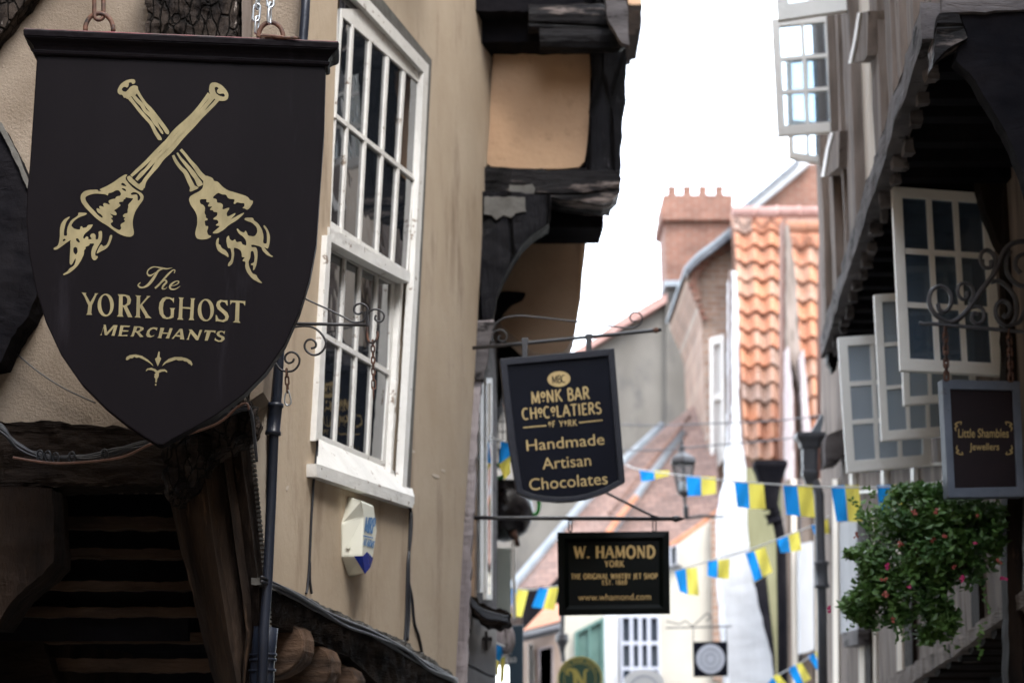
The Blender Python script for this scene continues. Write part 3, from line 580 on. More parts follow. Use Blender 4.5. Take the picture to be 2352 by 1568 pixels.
b.build('toothed_edge', M['grey'], HA)
b = MB(); slab(b, jag([(379, 1022), (420, 1002), (460, 962), (500, 945), (548, 922), (574, 928), (582, 985), (530, 1020), (478, 1050), (466, 1085), (440, 1120), (388, 1152), (378, 1090)], 3, 10, 11), front(5.80), .2); b.build('rotten_block', M['charred'], HA, rough=(.03, .02, 22))
for i, (u, v) in enumerate(((458, 1150), (498, 1225), (545 - 10, 1295), (545, 1366), (574, 1430), (590, 1490))):
    b = MB(); Y = 6.12 + .08 * i; tube(b, [P(u + x * 13 - 40, v + y, Y) for x, y in ((-1, -24), (-1, 8), (-.6, 20), (0, 24), (.6, 20), (1, 8), (1, -22))], .004); b.build('meat_hook', M['rust'], HA, smooth=True)
# cables
cb = MB(); rnd = random.Random(3)
for i in range(9):
    j = lambda s=5: rnd.uniform(-s, s)
    pts = [(-60, 955 + j(8)), (5, 985 + j(9)), (40, 1022 + j(8)), (95, 1046 + j(6)), (150, 1050 + j(5)), (215, 1047 + j(5)), (270, 1035 + j(6)), (320, 1022 + j(7)), (400, 1000 + j(8)), (480, 965 + j(8)), (560, 935 + j(6)), (577, 950 + j(8)), (585, 1010 + j(9)), (590, 1060)]
    tube(cb, [P(p[0], p[1], 5.76 + .012 * (i % 3)) for p in cat(pts, 5)], .0042)
for u, v in ((92, 1046), (110, 1048), (128, 1052), (165, 1050), (240, 1044)): tube(cb, [P(u + 7 * math.cos(a), v + 13 * math.sin(a), 5.75) for a in [i * .524 for i in range(12)]], .003, closed=True)
tag(cb.build('cable_bundle', M['cable'], None, smooth=True), 'bundle of thin black cables sagging along charred rail under shield sign', 'cables')
cb = MB(); tube(cb, [P(u, v, 5.745) for u, v in cat([(30, 1050), (110, 1062), (170, 1062), (240, 1056), (290, 1046), (350, 1018), (420, 1000), (500, 972), (545, 935), (566, 926), (572, 940)], 5)], .0038)
tag(cb.build('cable', M['cable2'], None, smooth=True), 'single copper brown cable running below the black cable bundle', 'cable')
cb = MB(); tube(cb, [P(u, v, 5.97) for u, v in cat([(38, 812), (90, 855), (150, 893), (220, 925)], 5)], .0022)
tag(cb.build('wire', M['cable'], None, smooth=True), 'thin dark wire slanting across stucco below left edge of shield sign', 'wire')
# downpipe
def pipe(name, pts, Y, r, m, label, joints=(), group=None):
    t = thing(name, label, 'downpipe', P(pts[-1][0], pts[-1][1], Y), group)
    b = MB(); tube(b, [P(u, v, Y) for u, v in pts], r, res=16); b.build('pipe', m, t, smooth=True)
    for (u0, v0, u1, v1, k) in joints:
        b = MB(); q0, q1 = P(u0, v0, Y), P(u1, v1, Y); d = q1 - q0
        tube(b, [q0, q0 + d * .02, q0 + d * .12, q0 + d * .16, q0 + d * .84, q0 + d * .88, q0 + d * .98, q1], [r * 1.02, r * k * 1.2, r * k * 1.2, r * k, r * k, r * k * 1.2, r * k * 1.2, r * 1.02], res=16)
        b.build('socket', m, t, smooth=True)
    return t
pipe('downpipe', [(712, -200), (700, 40), (688, 200), (650, 660), (637, 900), (629, 1000), (623, 1150), (615, 1330), (606, 1450), (598, 1700)], 5.95, .0150, M['pipe'], 'dark blue downpipe behind right edge of shield sign', [(634, 925, 627, 1000, 1.35)])
b = MB(); tube(b, [P(u, v, 6.0) for u, v in ((611, 1440), (606, 1490), (602, 1530), (598, 1700))], .037, res=18)
for v in (1500, 1512, 1536): tube(b, [P(605 - (v - 1490) * .06, v, 6.0), P(605 - (v - 1490) * .06, v + 6, 6.0)], .0415, res=18)
tag(b.build('soil_pipe', M['pipe'], None, smooth=True), 'fat dark blue ribbed pipe at foot of the carved corner bracket', 'pipe')

# =================== beige house with the sash window ===================
W1 = vplane(-.62, 6.8, -.386, 7.8)
HB = thing('rendered_house', 'beige plastered house front leaning over the street with a tall white sash window', 'house', (-.7, 7.2, 0))
wo = [(770, -60), (785, 0), (843, 6), (985, 150), (962, 643), (934, 1125), (948, 1137), (948, 1150), (727, 1085), (727, 1015), (733, 961), (759, 551), (765, 400)]
b = MB(); slab(b, [[(680, -420), (1160, -420), (1146, -50), (1132, 200), (1112, 450), (1088, 900), (1066, 1200), (1046, 1560), (1040, 1700), (622, 1420), (622, 1340), (636, 900), (665, 300)], [(780, -120), (860, -60), (866, 20), (983, 148), (960, 643), (932, 1128), (724, 1060), (733, 961), (757, 551)]], W1, .2)
b.build('wall', M['beige'], HB)
b = MB(); prism(b, [(-1.05, 6.5), (-.55, 8.95), (-4, 8.95), (-4, 6.5)], 2.05, 8.0); b.build('upper_storey', M['pitch'], HB)
b = MB(); prism(b, [(-1.45, 6.6), (-.95, 8.95), (-4, 8.95), (-4, 6.6)], 0, 2.1); b.build('ground_storey', M['darkv'], HB)
win = MB()
C1 = [(786, -70), (848, 0), (985, 150), (974, 400), (962, 643), (934, 1125), (924, 1120), (951, 640), (963, 400), (973, 166), (842, 24), (780, -40)]
slab(win, C1, W1, .03, .008)
slab(win, [(752, 540), (762, 540), (738, 1000), (733, 1010), (725, 1012)], W1, .03, .02)
sash = win.build('sash_window', M['white'], HB, rough=(.09, .0012, 18))
b = MB(); slab(b, [(727, 1064), (952, 1140), (949, 1166), (727, 1094)], W1, .07, .035)
q = [W1.hit(727, 1064, .034), W1.hit(952, 1140, .034), W1.hit(940, 1096, -.05), W1.hit(731, 1006, -.05)]
b.add(q + [p - Vector((0, 0, .03)) for p in q], [(0, 1, 2, 3), (7, 6, 5, 4), (0, 4, 5, 1), (1, 5, 6, 2), (2, 6, 7, 3), (3, 7, 4, 0)]); b.build('sill', M['white'], sash, rough=(.04, .0012, 30))
Wu = W1.shift(-.012); Wl = W1.shift(-.05)
# upper sash: outer frame with panes
us = [[(785, 20), (846, 62) if 0 else (838, 22), (968, 168), (957, 420), (943, 648), (850, 600), (759, 548), (759, 520), (770, 300)], [(788, 40), (962, 190), (951, 400), (936, 622), (760, 508), (772, 280)]]
b = MB(); slab(b, us, Wu, .03)
for top, bot in (((812, 58), (786, 545)), ((852, 96), (827, 570)), ((892, 132), (867, 590)), ((930, 166), (903, 615))):
    slab(b, [(top[0] - 2.2, top[1] - 3), (top[0] + 2.2, top[1] + 3), (bot[0] + 2.2, bot[1]), (bot[0] - 2.2, bot[1] - 4)], Wu, .010, .002)
slab(b, [(772, 260), (954, 405), (953, 415), (771, 270)], Wu, .011, .003)
b.build('upper_sash', M['white'], sash, rough=(.09, .001, 30))
b = MB(); slab(b, [(757, 521), (800, 546), (943, 626), (942, 650), (850, 604), (757, 553)], W1, .05, .008); b.build('meeting_rail', M['white'], sash, rough=(.05, .002, 24))
b = MB(); slab(b, [[(750, 560), (908, 640), (900, 860), (886, 1075), (735, 1010)], [(757, 575), (900, 652), (893, 850), (879, 1058), (740, 1000)]], Wl, .03)
slab(b, [(735, 1000), (885, 1062), (884, 1100), (880, 1110), (730, 1040)], Wl, .04, .002)
for top, bot in (((795, 578), (771, 1018)), ((830, 602), (809, 1035)), ((869, 622), (847, 1050))):
    slab(b, [(top[0] - 2.2, top[1] - 3), (top[0] + 2.2, top[1] + 3), (bot[0] + 2.2, bot[1] + 3), (bot[0] - 2.2, bot[1] - 3)], Wl, .010, .002)
slab(b, [(746, 764), (897, 851), (896, 862), (746, 776)], Wl, .012, .003)
b.build('lower_sash', M['white'], sash, rough=(.09, .001, 30))
b = MB(); slab(b, [(908, 640), (944, 655), (916, 1120), (884, 1105)], W1.shift(-.075), .03); slab(b, [(922, 640), (927, 642), (900, 1105), (896, 1100)], W1.shift(-.03), .04); b.build('jamb', M['white'], sash, rough=(.05, .002, 20))
b = MB(); sheet(b, [(782, -40), (850, 0), (968, 160), (944, 648), (757, 540)], Wu, -.007); b.build('pane', M['glass'], sash)
b = MB(); sheet(b, [(750, 550), (910, 640), (888, 1080), (730, 1020)], Wl, -.007); b.build('pane', M['glass'], sash)
b = MB(); slab(b, [(845, -20), (868, -14), (992, 138), (978, 420), (967, 650), (942, 1130), (935, 1128), (962, 643), (974, 400), (985, 152), (850, 4)], W1, .02, .004); b.build('dark_joint', M['grey'], HB)
b = MB(); o1 = W1.hit(640, 600, .34); o2 = W1.hit(1100, 600, .34); prism(b, [(o1.x, o1.y), (o2.x, o2.y), (o2.x - .4, o2.y), (-4, o2.y), (-4, o1.y)], 5.3, 8.6); b.build('upper_jetty', M['dark'], HB)
# ledge beam and joists
b = MB(); slab(b, jag([(608, 1336), (689, 1374), (800, 1424), (931, 1482), (1040, 1556), (1080, 1660), (960, 1660), (872, 1572), (802, 1508), (740, 1480), (689, 1458), (612, 1426)], 2, 14, 31), W1, .16, .05); b.build('jetty_beam', M['dark'], HB, rough=(.05, .008, 14))
b = MB(); slab(b, jag([(600, 1326), (689, 1366), (800, 1414), (931, 1472), (1040, 1546), (1042, 1562), (931, 1488), (800, 1430), (689, 1380), (600, 1340)], 2.5, 9, 32), W1, .03, .062); b.build('mortar_fillet', M['grey'], HB, rough=(.03, .006, 30))
tim = mat('brown_joist', (.014, .009, .0065), (.115, .070, .045), 14, spec=.2, rough=.75, bump=1, bsc=34, stretch=(.2, .6, 1), c3=(.35, .28, .24), sc3=9, th=.62, tw=.1, bdist=.01)
for u, v, r in ((652, 1482, 40), (716, 1530, 40), (778, 1572, 38), (846, 1606, 30)):
    b = MB(); c = W1.hit(u, v, .0); n = W1.n; tdir = Vector((-n.y, n.x, 0)).normalized(); k_ = r / 38
    prof = [(-.10, .06), (.04, .06), (.066, .045), (.08, .015), (.08, -.02), (.068, -.05), (.04, -.076), (0, -.095), (-.10, -.11)]
    loft(b, [[c + n * (x * k_ * s2) + Vector((0, 0, y2 * k_ * s2)) + tdir * s_ for x, y2 in prof] for s_, s2 in ((-.058, .95), (-.05, 1), (.05, 1), (.058, .95))]); b.build('joist_end', tim, HB, rough=(.022, .0022, 30))
rnd = random.Random(21)
b = Lines('paint_smear', mat('pale_smear', (.55, .48, .40), rough=.9), HB)
for cx, cy, rx, ry in ((948, 1036, 6, 3), (1001, 1092, 9, 3.5), (1018, 1080, 5, 3), (660, 1120, 3, 6)): sheet(b, jag(ell(cx, cy, rx, ry, 20, 9), 1.2, 4, int(cx)), W1, .0018)
cb = MB(); rnd = random.Random(5)
for i in range(6):
    j = lambda s=6: rnd.uniform(-s, s)
    tube(cb, [W1.hit(p[0], p[1], .075 + .008 * (i % 3)) for p in cat([(600, 1330 + j()), (660, 1358 + j(8)), (720, 1392 + j(8)), (790, 1428 + j(8)), (850, 1452 + j(8)), (931, 1496 + j(8)), (985, 1530 + j(8)), (1050, 1562 + j())], 5)], .005)
tag(cb.build('cable_bundle', M['cable'], None, smooth=True), 'tangle of black cables draped along jetty beam below alarm box', 'cables')
def wires(lines, pl, off, r, label, m='cable', name='cable'):
    cb = MB()
    for l in lines: tube(cb, [pl.hit(u, v, off) for u, v in cat(l, 6)], r)
    tag(cb.build(name, M[m], None, smooth=True), label, 'cable')
wires([[(724, 985), (729, 1010), (727, 1050), (722, 1090), (716, 1180), (711, 1290), (706, 1350), (703, 1362)], [(712, 1290), (712, 1330), (716, 1362)]], W1, .006, .0045, 'black cable dropping from left end of white sill to jetty beam')
wires([[(925, 1150), (944, 1172), (944, 1230), (937, 1290), (935, 1350), (933, 1420), (929, 1482)], [(943, 1175), (939, 1300), (940, 1400), (936, 1470)], [(937, 1330), (946, 1370), (952, 1430), (962, 1460), (972, 1512)]], W1, .006, .006, 'black cables dropping from right end of white sill to jetty beam')
# alarm box
al = thing('alarm_box', 'cream hexagonal burglar alarm box with blue lens under the sash window', 'alarm box', W1.hit(800, 1322))
base = [(800, 1140), (832, 1150), (842, 1215), (836, 1285), (818, 1322), (799, 1323), (783, 1278), (783, 1203)]
frn = [(829, 1149), (858, 1161), (865, 1218), (856, 1278), (845, 1306), (838, 1316), (832, 1276), (836, 1187)]
b = MB(); vs = [W1.hit(u, v, .0) for u, v in base] + [W1.hit(u, v, .075) for u, v in frn]
b.add(vs, [tuple(range(8)), tuple(range(8, 16))] + [(i, (i + 1) % 8, 8 + (i + 1) % 8, 8 + i) for i in range(8)]); b.build('casing', M['plastic'], al, bevel=.006, smooth=False)
b = MB(); sheet(b, [(833, 1277), (843, 1266), (857, 1281), (851, 1302), (838, 1318)], W1, .078)
sd = lambda s, t: (vs[6].lerp(vs[14], s)).lerp(vs[5].lerp(vs[13], s), t) + Vector((0, -.003, 0))
b.add([sd(.62, .0), sd(1.02, 0), sd(1.02, 1.05), sd(.98, 1.0)], [(0, 1, 2, 3)]); b.build('lens', M['blue'], al)
b = Lines('lettering', M['bluetext'], al); caps(b, 'MRP', (836, 1222), (859, 1225), 36, W1, .0775, tw=.075, nw=.045, serif=.05); sheet(b, [(834, 1228), (857, 1233), (857, 1236), (834, 1231)], W1, .078); caps(b, 'ALARMS', (833, 1250), (857, 1258), 16, W1, .0775, tw=.10, nw=.06, gap=.12); b.build('lettering', M['bluetext'], al)
b = MB(); c = vs[6].lerp(vs[14], .35) + Vector((0, -.002, .035)); tube(b, [c, c + Vector((0, -.006, 0))], .008, res=12); b.build('screw', M['plastic'], al)

# =================== empty scrolled sign bracket in front of the window ===================
br = thing('sign_bracket', 'empty black wrought iron bracket with four scrolls in front of sash window', 'bracket', P(700, 870, 5.75))
ZB = lambda x, y: (631.7 + x * .18311, 660.4 + y * .18311)
Y0 = 5.75
def irn(pts, r, name='scroll', Z=ZB, par=br, m='iron', Yc=Y0, sm=5, flat=1):
    b = MB(); tube(b, [P(*Z(*p), Yc) for p in (cat(pts, sm) if sm else pts)], r, res=8, flat=flat); return b.build(name, M[m], par, smooth=True)
irn([(-1200, 440), (300, 452), (700, 460), (1160, 468)], .0052, 'arm', sm=0)
b = MB(); tube(b, [P(*ZB(1155, 300), Y0), P(*ZB(1158, 480), Y0)], .0055); tube(b, [P(*ZB(1120, 300), Y0), P(*ZB(1120, 400), Y0)], .003); b.build('post', M['iron'], br)
irn([(-300, -200), (400, 150), (640, 260), (860, 370), (960, 425), (1040, 435), (1110, 410), (1140, 330)], .0028, 'stay')
irn([(1150, 320), (1160, 260), (1120, 215), (1060, 202), (1005, 230), (988, 280), (1015, 325), (1060, 330), (1095, 300)], .0032)
irn([(1160, 340), (1200, 290), (1260, 272), (1325, 290), (1368, 345), (1350, 410), (1300, 428), (1255, 395), (1265, 345)], .0032)
irn([(200, 500), (380, 482), (500, 510), (590, 590), (635, 680), (620, 760), (560, 825), (480, 845), (400, 800), (370, 730), (400, 665), (460, 650), (510, 690), (505, 745), (450, 762)], .0034)
irn([(-120, 780), (0, 940), (60, 1020), (140, 1050), (230, 1040), (295, 970), (305, 890), (260, 825), (190, 810), (135, 850), (130, 910), (170, 945), (220, 930), (238, 890)], .0034)
irn([(1158, 480), (1160, 620), (1185, 680), (1230, 692), (1270, 650), (1290, 590), (1280, 550)], .0036, 'hook', m='rust')
def chain(ps, r, w, h, label, m='rust', end=None, Yc=Y0, n=None):
    b = MB(); (u0, v0), (u1, v1) = ps; L = math.hypot(u1 - u0, v1 - v0); n = n or max(2, int(L / (h * 1.45))); rot = -math.atan2(u1 - u0, v1 - v0)
    for i in range(n):
        t = (i + .5) / n; link(b, u0 + (u1 - u0) * t, v0 + (v1 - v0) * t, w, h, Yc, rot, r, .25 if i % 2 else 1.25)
    if end: end(b)
    return tag(b.build('chain', M[m], None, smooth=True), label, 'chain')
chain((ZB(1225, 660), ZB(1235, 1160)), .0022, 3.6, 8, 'thin rusty chain hanging from right hook of empty scrolled bracket', end=lambda b: (link(b, *ZB(1238, 1215), 4.5, 11, Y0, 0, .002, .2), tube(b, [P(*ZB(1232, 1240), Y0), P(*ZB(1236, 1400), Y0)], .0024)))
chain((ZB(145, 1020), ZB(158, 1310)), .0026, 4, 10, 'short rusty chain hanging from lowest scroll of empty bracket')
b = MB(); tube(b, [P(*ZB(*p), Y0) for p in cat([(165, 1290), (130, 1340), (120, 1430), (150, 1475), (190, 1460), (200, 1420), (180, 1330), (168, 1295)], 5, True)], .0022, closed=True)
tag(b.build('carabiner', M['zinc'], None, smooth=True), 'small steel snap hook clipped to short rusty chain', 'carabiner')
# =================== house with the peach panel, beyond the beige front ===================
HN = thing('timber_house', 'jettied house with peach plaster panel in black timber frame beside the beige front', 'house', (-.1, 9.1, 0))
p9 = front(9.0)
b = MB(); slab(b, [(1100, -120), (1412, -120), (1405, 470), (1230, 452), (1095, 452)], front(9.06), .2); b.build('wall', M['pitch'], HN)
pp = [(1135, 106), (1200, 108), (1290, 104), (1345, 107), (1354, 112), (1356, 150), (1352, 260), (1349, 340), (1344, 372), (1330, 385), (1280, 388), (1200, 386), (1130, 382), (1119, 376), (1120, 330), (1128, 200), (1132, 120)]
b = MB(); slab(b, pp, front(9.0), .05); b.build('peach_panel', M['peach'], HN, rough=(.07, .006, 5))
b = MB(); prism(b, [(.44, 9.2), (.43, 9.5), (-4, 9.5), (-4, 9.2)], 4.2, 8.0); b.build('upper_storey', M['pitch'], HN)
b = MB(); prism(b, [(-.33, 9.05), (-.26, 10.9), (-4, 10.9), (-4, 9.05)], 0, 4.2); b.build('lower_storey', M['greytim'], HN)
b = MB(); slab(b, jag([(1356, 108), (1370, 60), (1376, -120), (1440, -120), (1441, 40), (1438, 200), (1428, 330), (1426, 392), (1352, 392), (1345, 380), (1350, 350), (1354, 250), (1361, 190), (1358, 140)], 2, 16, 41), front(8.95), .2); b.build('corner_post', M['black'], HN, rough=(.06, .008, 9))
b = MB(); slab(b, jag([(1108, 384), (1200, 388), (1300, 390), (1345, 384), (1352, 390), (1420, 394), (1429, 410), (1425, 440), (1408, 458), (1385, 466), (1330, 462), (1230, 450), (1108, 452)], 2, 14, 42), front(8.9), .22); b.build('sill_beam', M['blackh'], HN, rough=(.05, .008, 9))
for i, (u0, v0, u1, v1, Y) in enumerate(((1040, -60, 1340, 26, 8.72), (1085, 40, 1392, 98, 8.84), (1100, -150, 1380, -66, 8.7))):
    b = MB(); slab(b, jag([(u0, v0), (u1 - 20, v0 + 2), (u1, v0 + 14), (u1 + 4, (v0 + v1) / 2), (u1 - 4, v1 - 12), (u1 - 24, v1), (u0, v1)], 1.6, 16, 43 + i), front(Y), .2); b.build('joist', M['pitch'], HN, rough=(.06, .006, 9))
for i, (u, v, r) in enumerate(((1386, 44, 34), (1412, 92, 30))):
    b = MB(); q = P(u, v, 8.74); R = r / F * 8.7; rows = []
    for dx, k in ((-.35, 1), (-.02, 1), (.02, .92), (.045, .6)):
        rows.append([q + Vector((dx, R * k * math.cos(a), R * 1.1 * k * math.sin(a))) for a in [i2 * math.pi / 7 for i2 in range(14)]])
    loft(b, rows); b.build('joist_end', M['blackh'], HN, rough=(.05, .006, 14))
b = MB(); slab(b, jag([(1378, -120), (1408, -120), (1442, 20), (1446, 104), (1428, 98), (1396, 44)], 1.5, 14, 48), front(8.6), .05); b.build('bargeboard', M['greyh'], HN, rough=(.06, .004, 12))
b = MB(); slab(b, jag([(1107, 440), (1180, 442), (1266, 448), (1266, 480), (1260, 515), (1236, 530), (1215, 546), (1200, 561), (1182, 587), (1164, 618), (1151, 648), (1138, 686), (1130, 730), (1116, 800), (1108, 862), (1074, 860), (1080, 800), (1084, 735), (1089, 658), (1100, 581)], 1.6, 13, 50), front(8.86), .16); b.build('curved_brace', M['black'], HN, rough=(.05, .006, 10))
b = MB(); slab(b, jag([(1112, 452), (1205, 452), (1208, 486), (1184, 490), (1174, 500), (1156, 494), (1140, 504), (1130, 494), (1112, 492)], 1.5, 7, 91), front(8.845), .02); b.build('mortar_patch', M['grey'], HN)
b = MB(); slab(b, jag([(1170, 424), (1200, 426), (1222, 422), (1229, 432), (1226, 447), (1200, 450), (1166, 446)], 1, 6, 92), front(8.885), .02); b.build('mortar_patch', M['grey'], HN)
b = MB(); slab(b, jag([(1085, 735), (1132, 735), (1118, 800), (1105, 872), (1096, 1000), (1086, 1200), (1078, 1400), (1070, 1600), (1030, 1600), (1046, 1400), (1056, 1200), (1067, 976), (1072, 860)], 2, 14, 51), front(8.8), .14); b.build('weathered_post', M['worn'], HN, rough=(.06, .007, 12))
b = MB(); slab(b, jag([(1078, 738), (1136, 740), (1110, 868), (1098, 872), (1074, 862)], 1.5, 12, 52), front(8.78), .1); b.build('corbel', M['greyh'], HN, rough=(.05, .006, 12))
# oriel window seen very obliquely
b = MB(); W2 = vplane(-.19, 8.9, -.085, 10.9)
def strip(us, mt, off, nm, v=(850, 1400), par=HN):
    b = MB(); slab(b, [(us[0], v[0]), (us[1], v[0]), (us[1] + (us[3] if len(us) > 3 else 0), v[1]), (us[0] + (us[2] if len(us) > 2 else 0), v[1])], W2, .05, off); return b.build(nm, M[mt], par)
strip((1088, 1142), 'greyh', 0, 'jamb', (780, 1400))
ow = strip((1103, 1111), 'white', .012, 'oriel_window', (862, 1360))
strip((1091, 1097, -2, -2), 'cove', .01, 'panel', (862, 1390))
strip((1117, 1131), 'white', .016, 'frame', (868, 1376), ow)
b = MB(); sheet(b, [(1120, 880), (1128, 880), (1128, 1365), (1120, 1365)], W2, .07); b.build('pane', M['glass'], ow)
b = MB(); slab(b, jag([(1062, 1355), (1085, 1370), (1120, 1392), (1170, 1404), (1172, 1430), (1150, 1442), (1110, 1428), (1080, 1400), (1062, 1378)], 3, 7, 53), front(9.0), .2); b.build('ledge', M['dark'], HN, rough=(.04, .014, 20))
b = MB(); slab(b, [(1058, 1380), (1140, 1430), (1138, 1700), (1040, 1700)], front(9.3), .15); b.build('painted_panel', M['limewash'], HN)
b = MB(); slab(b, [(1108, 1462), (1114, 1462), (1114, 1448), (1120, 1448), (1120, 1462), (1130, 1462), (1130, 1470), (1120, 1470), (1120, 1492), (1113, 1492), (1113, 1470), (1108, 1470)], front(9.28), .02); b.build('wall_tie', M['iron'], HN)
b = MB(); slab(b, ell(1078, 1448, 4, 8), front(9.28), .02); b.build('wall_bolt', M['iron'], HN)
wires([[(1065, 1480), (1070, 1520), (1095, 1535), (1120, 1548), (1136, 1552)], [(1062, 1440), (1066, 1500), (1068, 1600)]], front(9.22), 0, .007, 'black cable looped over white panel below the oriel window')
cb = MB(); rnd = random.Random(9)
for i in range(7):
    j = lambda s=9: rnd.uniform(-s, s)
    tube(cb, [P(p[0], p[1], 8.9) for p in cat([(1062, 1352 + j()), (1085, 1385 + j()), (1120, 1412 + j()), (1172, 1420 + j())], 5)], .007)
tag(cb.build('cable_bundle', M['cable'], None, smooth=True), 'ragged black cables heaped on ledge under the oriel window', 'cables')

HM = thing('rendered_house', 'brown shaded coved upper storey jutting out behind the black curved brace', 'house', (-.1, 9.7, 0))
cp = [(1130, 430), (1354, 460), (1352, 500), (1346, 560), (1338, 620), (1334, 689), (1327, 730), (1320, 765), (1307, 794), (1294, 806), (1262, 811), (1225, 806), (1195, 785), (1150, 745), (1120, 700)]
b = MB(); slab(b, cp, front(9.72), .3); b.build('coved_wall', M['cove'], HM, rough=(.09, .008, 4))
b = MB(); slab(b, [(1352, 462), (1354, 466), (1349, 530), (1338, 615), (1333, 690), (1322, 760), (1316, 768), (1326, 690), (1331, 600), (1338, 520)], front(9.71), .05); b.build('painted_lit_edge', M['peach'], HM)  # paler strip paints in the lit edge of the cove
b = MB(); slab(b, jag([(1128, 672), (1168, 668), (1207, 672), (1200, 684), (1178, 694), (1160, 712), (1146, 735), (1132, 752)], 1, 9, 55), front(9.65), .06); b.build('curved_brace', M['pitch'], HM)
b = MB(); slab(b, [(1262, 455), (1340, 458), (1328, 476), (1310, 486), (1262, 486)], front(9.6), .12); b.build('joist_end', M['pitch'], HM, bevel=.01)
b = MB(); prism(b, [(.22, 10.05), (.12, 13), (-4, 13), (-4, 10.05)], 4.1, 7.2); b.build('upper_storey', M['cove'], HM)
b = MB(); prism(b, [(-.5, 11), (-.45, 13.2), (-4, 13.2), (-4, 11)], 0, 4.1); slab(b, [(1120, 780), (1205, 780), (1222, 806), (1180, 830), (1160, 880), (1145, 940), (1130, 940)], front(10.95), .4); b.build('lower_storey', M['pitch'], HM)
b = MB(); slab(b, [(1142, 1258), (1174, 1258), (1174, 1416), (1138, 1416)], front(11.4), .2); b.build('pale_green_panel', M['palegreen'], HM)
b = MB(); slab(b, [(1175, 1240), (1182, 1240), (1186, 1420), (1178, 1420)], front(11.38), .1); b.build('white_post', M['white2'], HM)
HK = thing('timber_house', 'far jetty corner of peach plaster and dark timber above the black post', 'house', (.3, 13, 0))
b = MB(); slab(b, [(1400, -150), (1476, -150), (1475, 12), (1400, 14)], front(13), .6); b.build('wall', M['peach'], HK)
b = MB(); slab(b, jag([(1400, 10), (1476, 10), (1474, 66), (1462, 68), (1460, 80), (1436, 82), (1400, 80)], 1, 10, 56), front(12.9), .6); b.build('jetty_beam', M['dark'], HK)

# =================== chocolatier sign and bracket ===================
ZM = lambda x, y: (1091 + x / 3.139, 706.3 + y / 3.139)
PM = front(8.3, 3)
ms = thing('hanging_sign', 'dark navy sign board with round bottom edge and gold chocolatier lettering', 'sign', PM.hit(1282, 1151))
MO = [(1148, 823.5), (1411, 799), (1436, 1106), (1390, 1131), (1346, 1145), (1315, 1150), (1282, 1152), (1248, 1149), (1218, 1143), (1187, 1130), (1167, 1009)]
MI = [(1165, 838), (1397, 817), (1421, 1102), (1384, 1121), (1346, 1134), (1315, 1139), (1282, 1141), (1248, 1138), (1222, 1133), (1201, 1124), (1184, 1009)]
b = MB(); slab(b, [MO, MI], PM, .05, .012); b.build('rim', M['navyrim'], ms, bevel=.003)
b = MB(); slab(b, MI, PM, .03, -.002); b.build('board', M['navy'], ms)
t = Lines('lettering', M['gold2'], ms)
k = dict(tw=.135, nw=.13, gap=.1)
caps(t, 'MoNK BAR', ZM(408, 694), ZM(828, 657), 88 / 3.139, PM, 0, **k)
caps(t, 'CHoCoLATIERS', ZM(342, 808), ZM(912, 762), 82 / 3.139, PM, 0, **k)
caps(t, 'oF YoRK', ZM(532, 864), ZM(735, 850), 44 / 3.139, PM, 0, tw=.15, nw=.13, gap=.16)
ribbon_sheet(t, [ZM(348, 864) + (2.6,), ZM(515, 849) + (2.6,)], PM, 0, False); ribbon_sheet(t, [ZM(750, 828) + (2.6,), ZM(920, 810) + (2.6,)], PM, 0, False)
words(t, 'Handmade', ZM(374, 1033), ZM(935, 985), PM, 0, .88); words(t, 'Artisan', ZM(488, 1166), ZM(838, 1137), PM, 0, .98); words(t, 'Chocolates', ZM(394, 1317), ZM(958, 1270), PM, 0, .98)
sheet(t, [ZM(*p) for p in ell(605, 514, 83, 56, -4)], PM, 0)
t.build('lettering', M['gold2'], ms)
t = MB(); caps(t, 'MBC', ZM(556, 548), ZM(655, 540), 18, PM, .001, tw=.12, nw=.12, gap=.0); t.build('monogram', M['navy'], ms)
mb_ = thing('sign_bracket', 'slim iron bar bracket with end scroll carrying navy chocolatier sign', 'bracket', P(1115, 796, 8.32))
YM = 8.32; VI = lambda u, v: (u, v)
def bar(b, pts, r, Y, **k): tube(b, [P(u, v, Y) for u, v in pts], r, res=8, **k)
b = MB(); bar(b, [(1085, 799), (1215, 787), (1500, 759), (1518, 757)], .0085, YM); b.build('arm', M['iron'], mb_, smooth=True)
b = MB(); tube(b, [P(1500, 759, YM), P(1508, 758, YM), P(1519, 757, YM)], [.010, .013, .003], res=8); b.build('tip', M['rust'], mb_)
b = MB(); bar(b, cat([(1130, 760), (1140, 742), (1160, 730), (1190, 725), (1230, 728), (1330, 739), (1400, 748), (1440, 753), (1462, 750), (1474, 738), (1473, 724), (1462, 717), (1450, 720), (1447, 731), (1454, 738), (1461, 736)], 5), .0036, YM); b.build('scroll', M['iron'], mb_, smooth=True)
b = MB(); bar(b, cat([(1134, 785), (1130, 772), (1138, 760), (1154, 758), (1164, 770), (1160, 782), (1150, 784), (1144, 776), (1150, 770)], 5), .0034, YM); b.build('scroll', M['iron'], mb_, smooth=True)
for u, v, v1 in ((1205, 776, 822), (1352, 766, 806)):
    b = MB(); slab(b, [(u - 8, v), (u + 9, v - 1), (u + 7, v + 10), (u + 7, v1), (u - 6, v1 + 1), (u - 6, v + 10)], front(YM - .012), .03); b.build('hanger', M['iron'], mb_, bevel=.002)

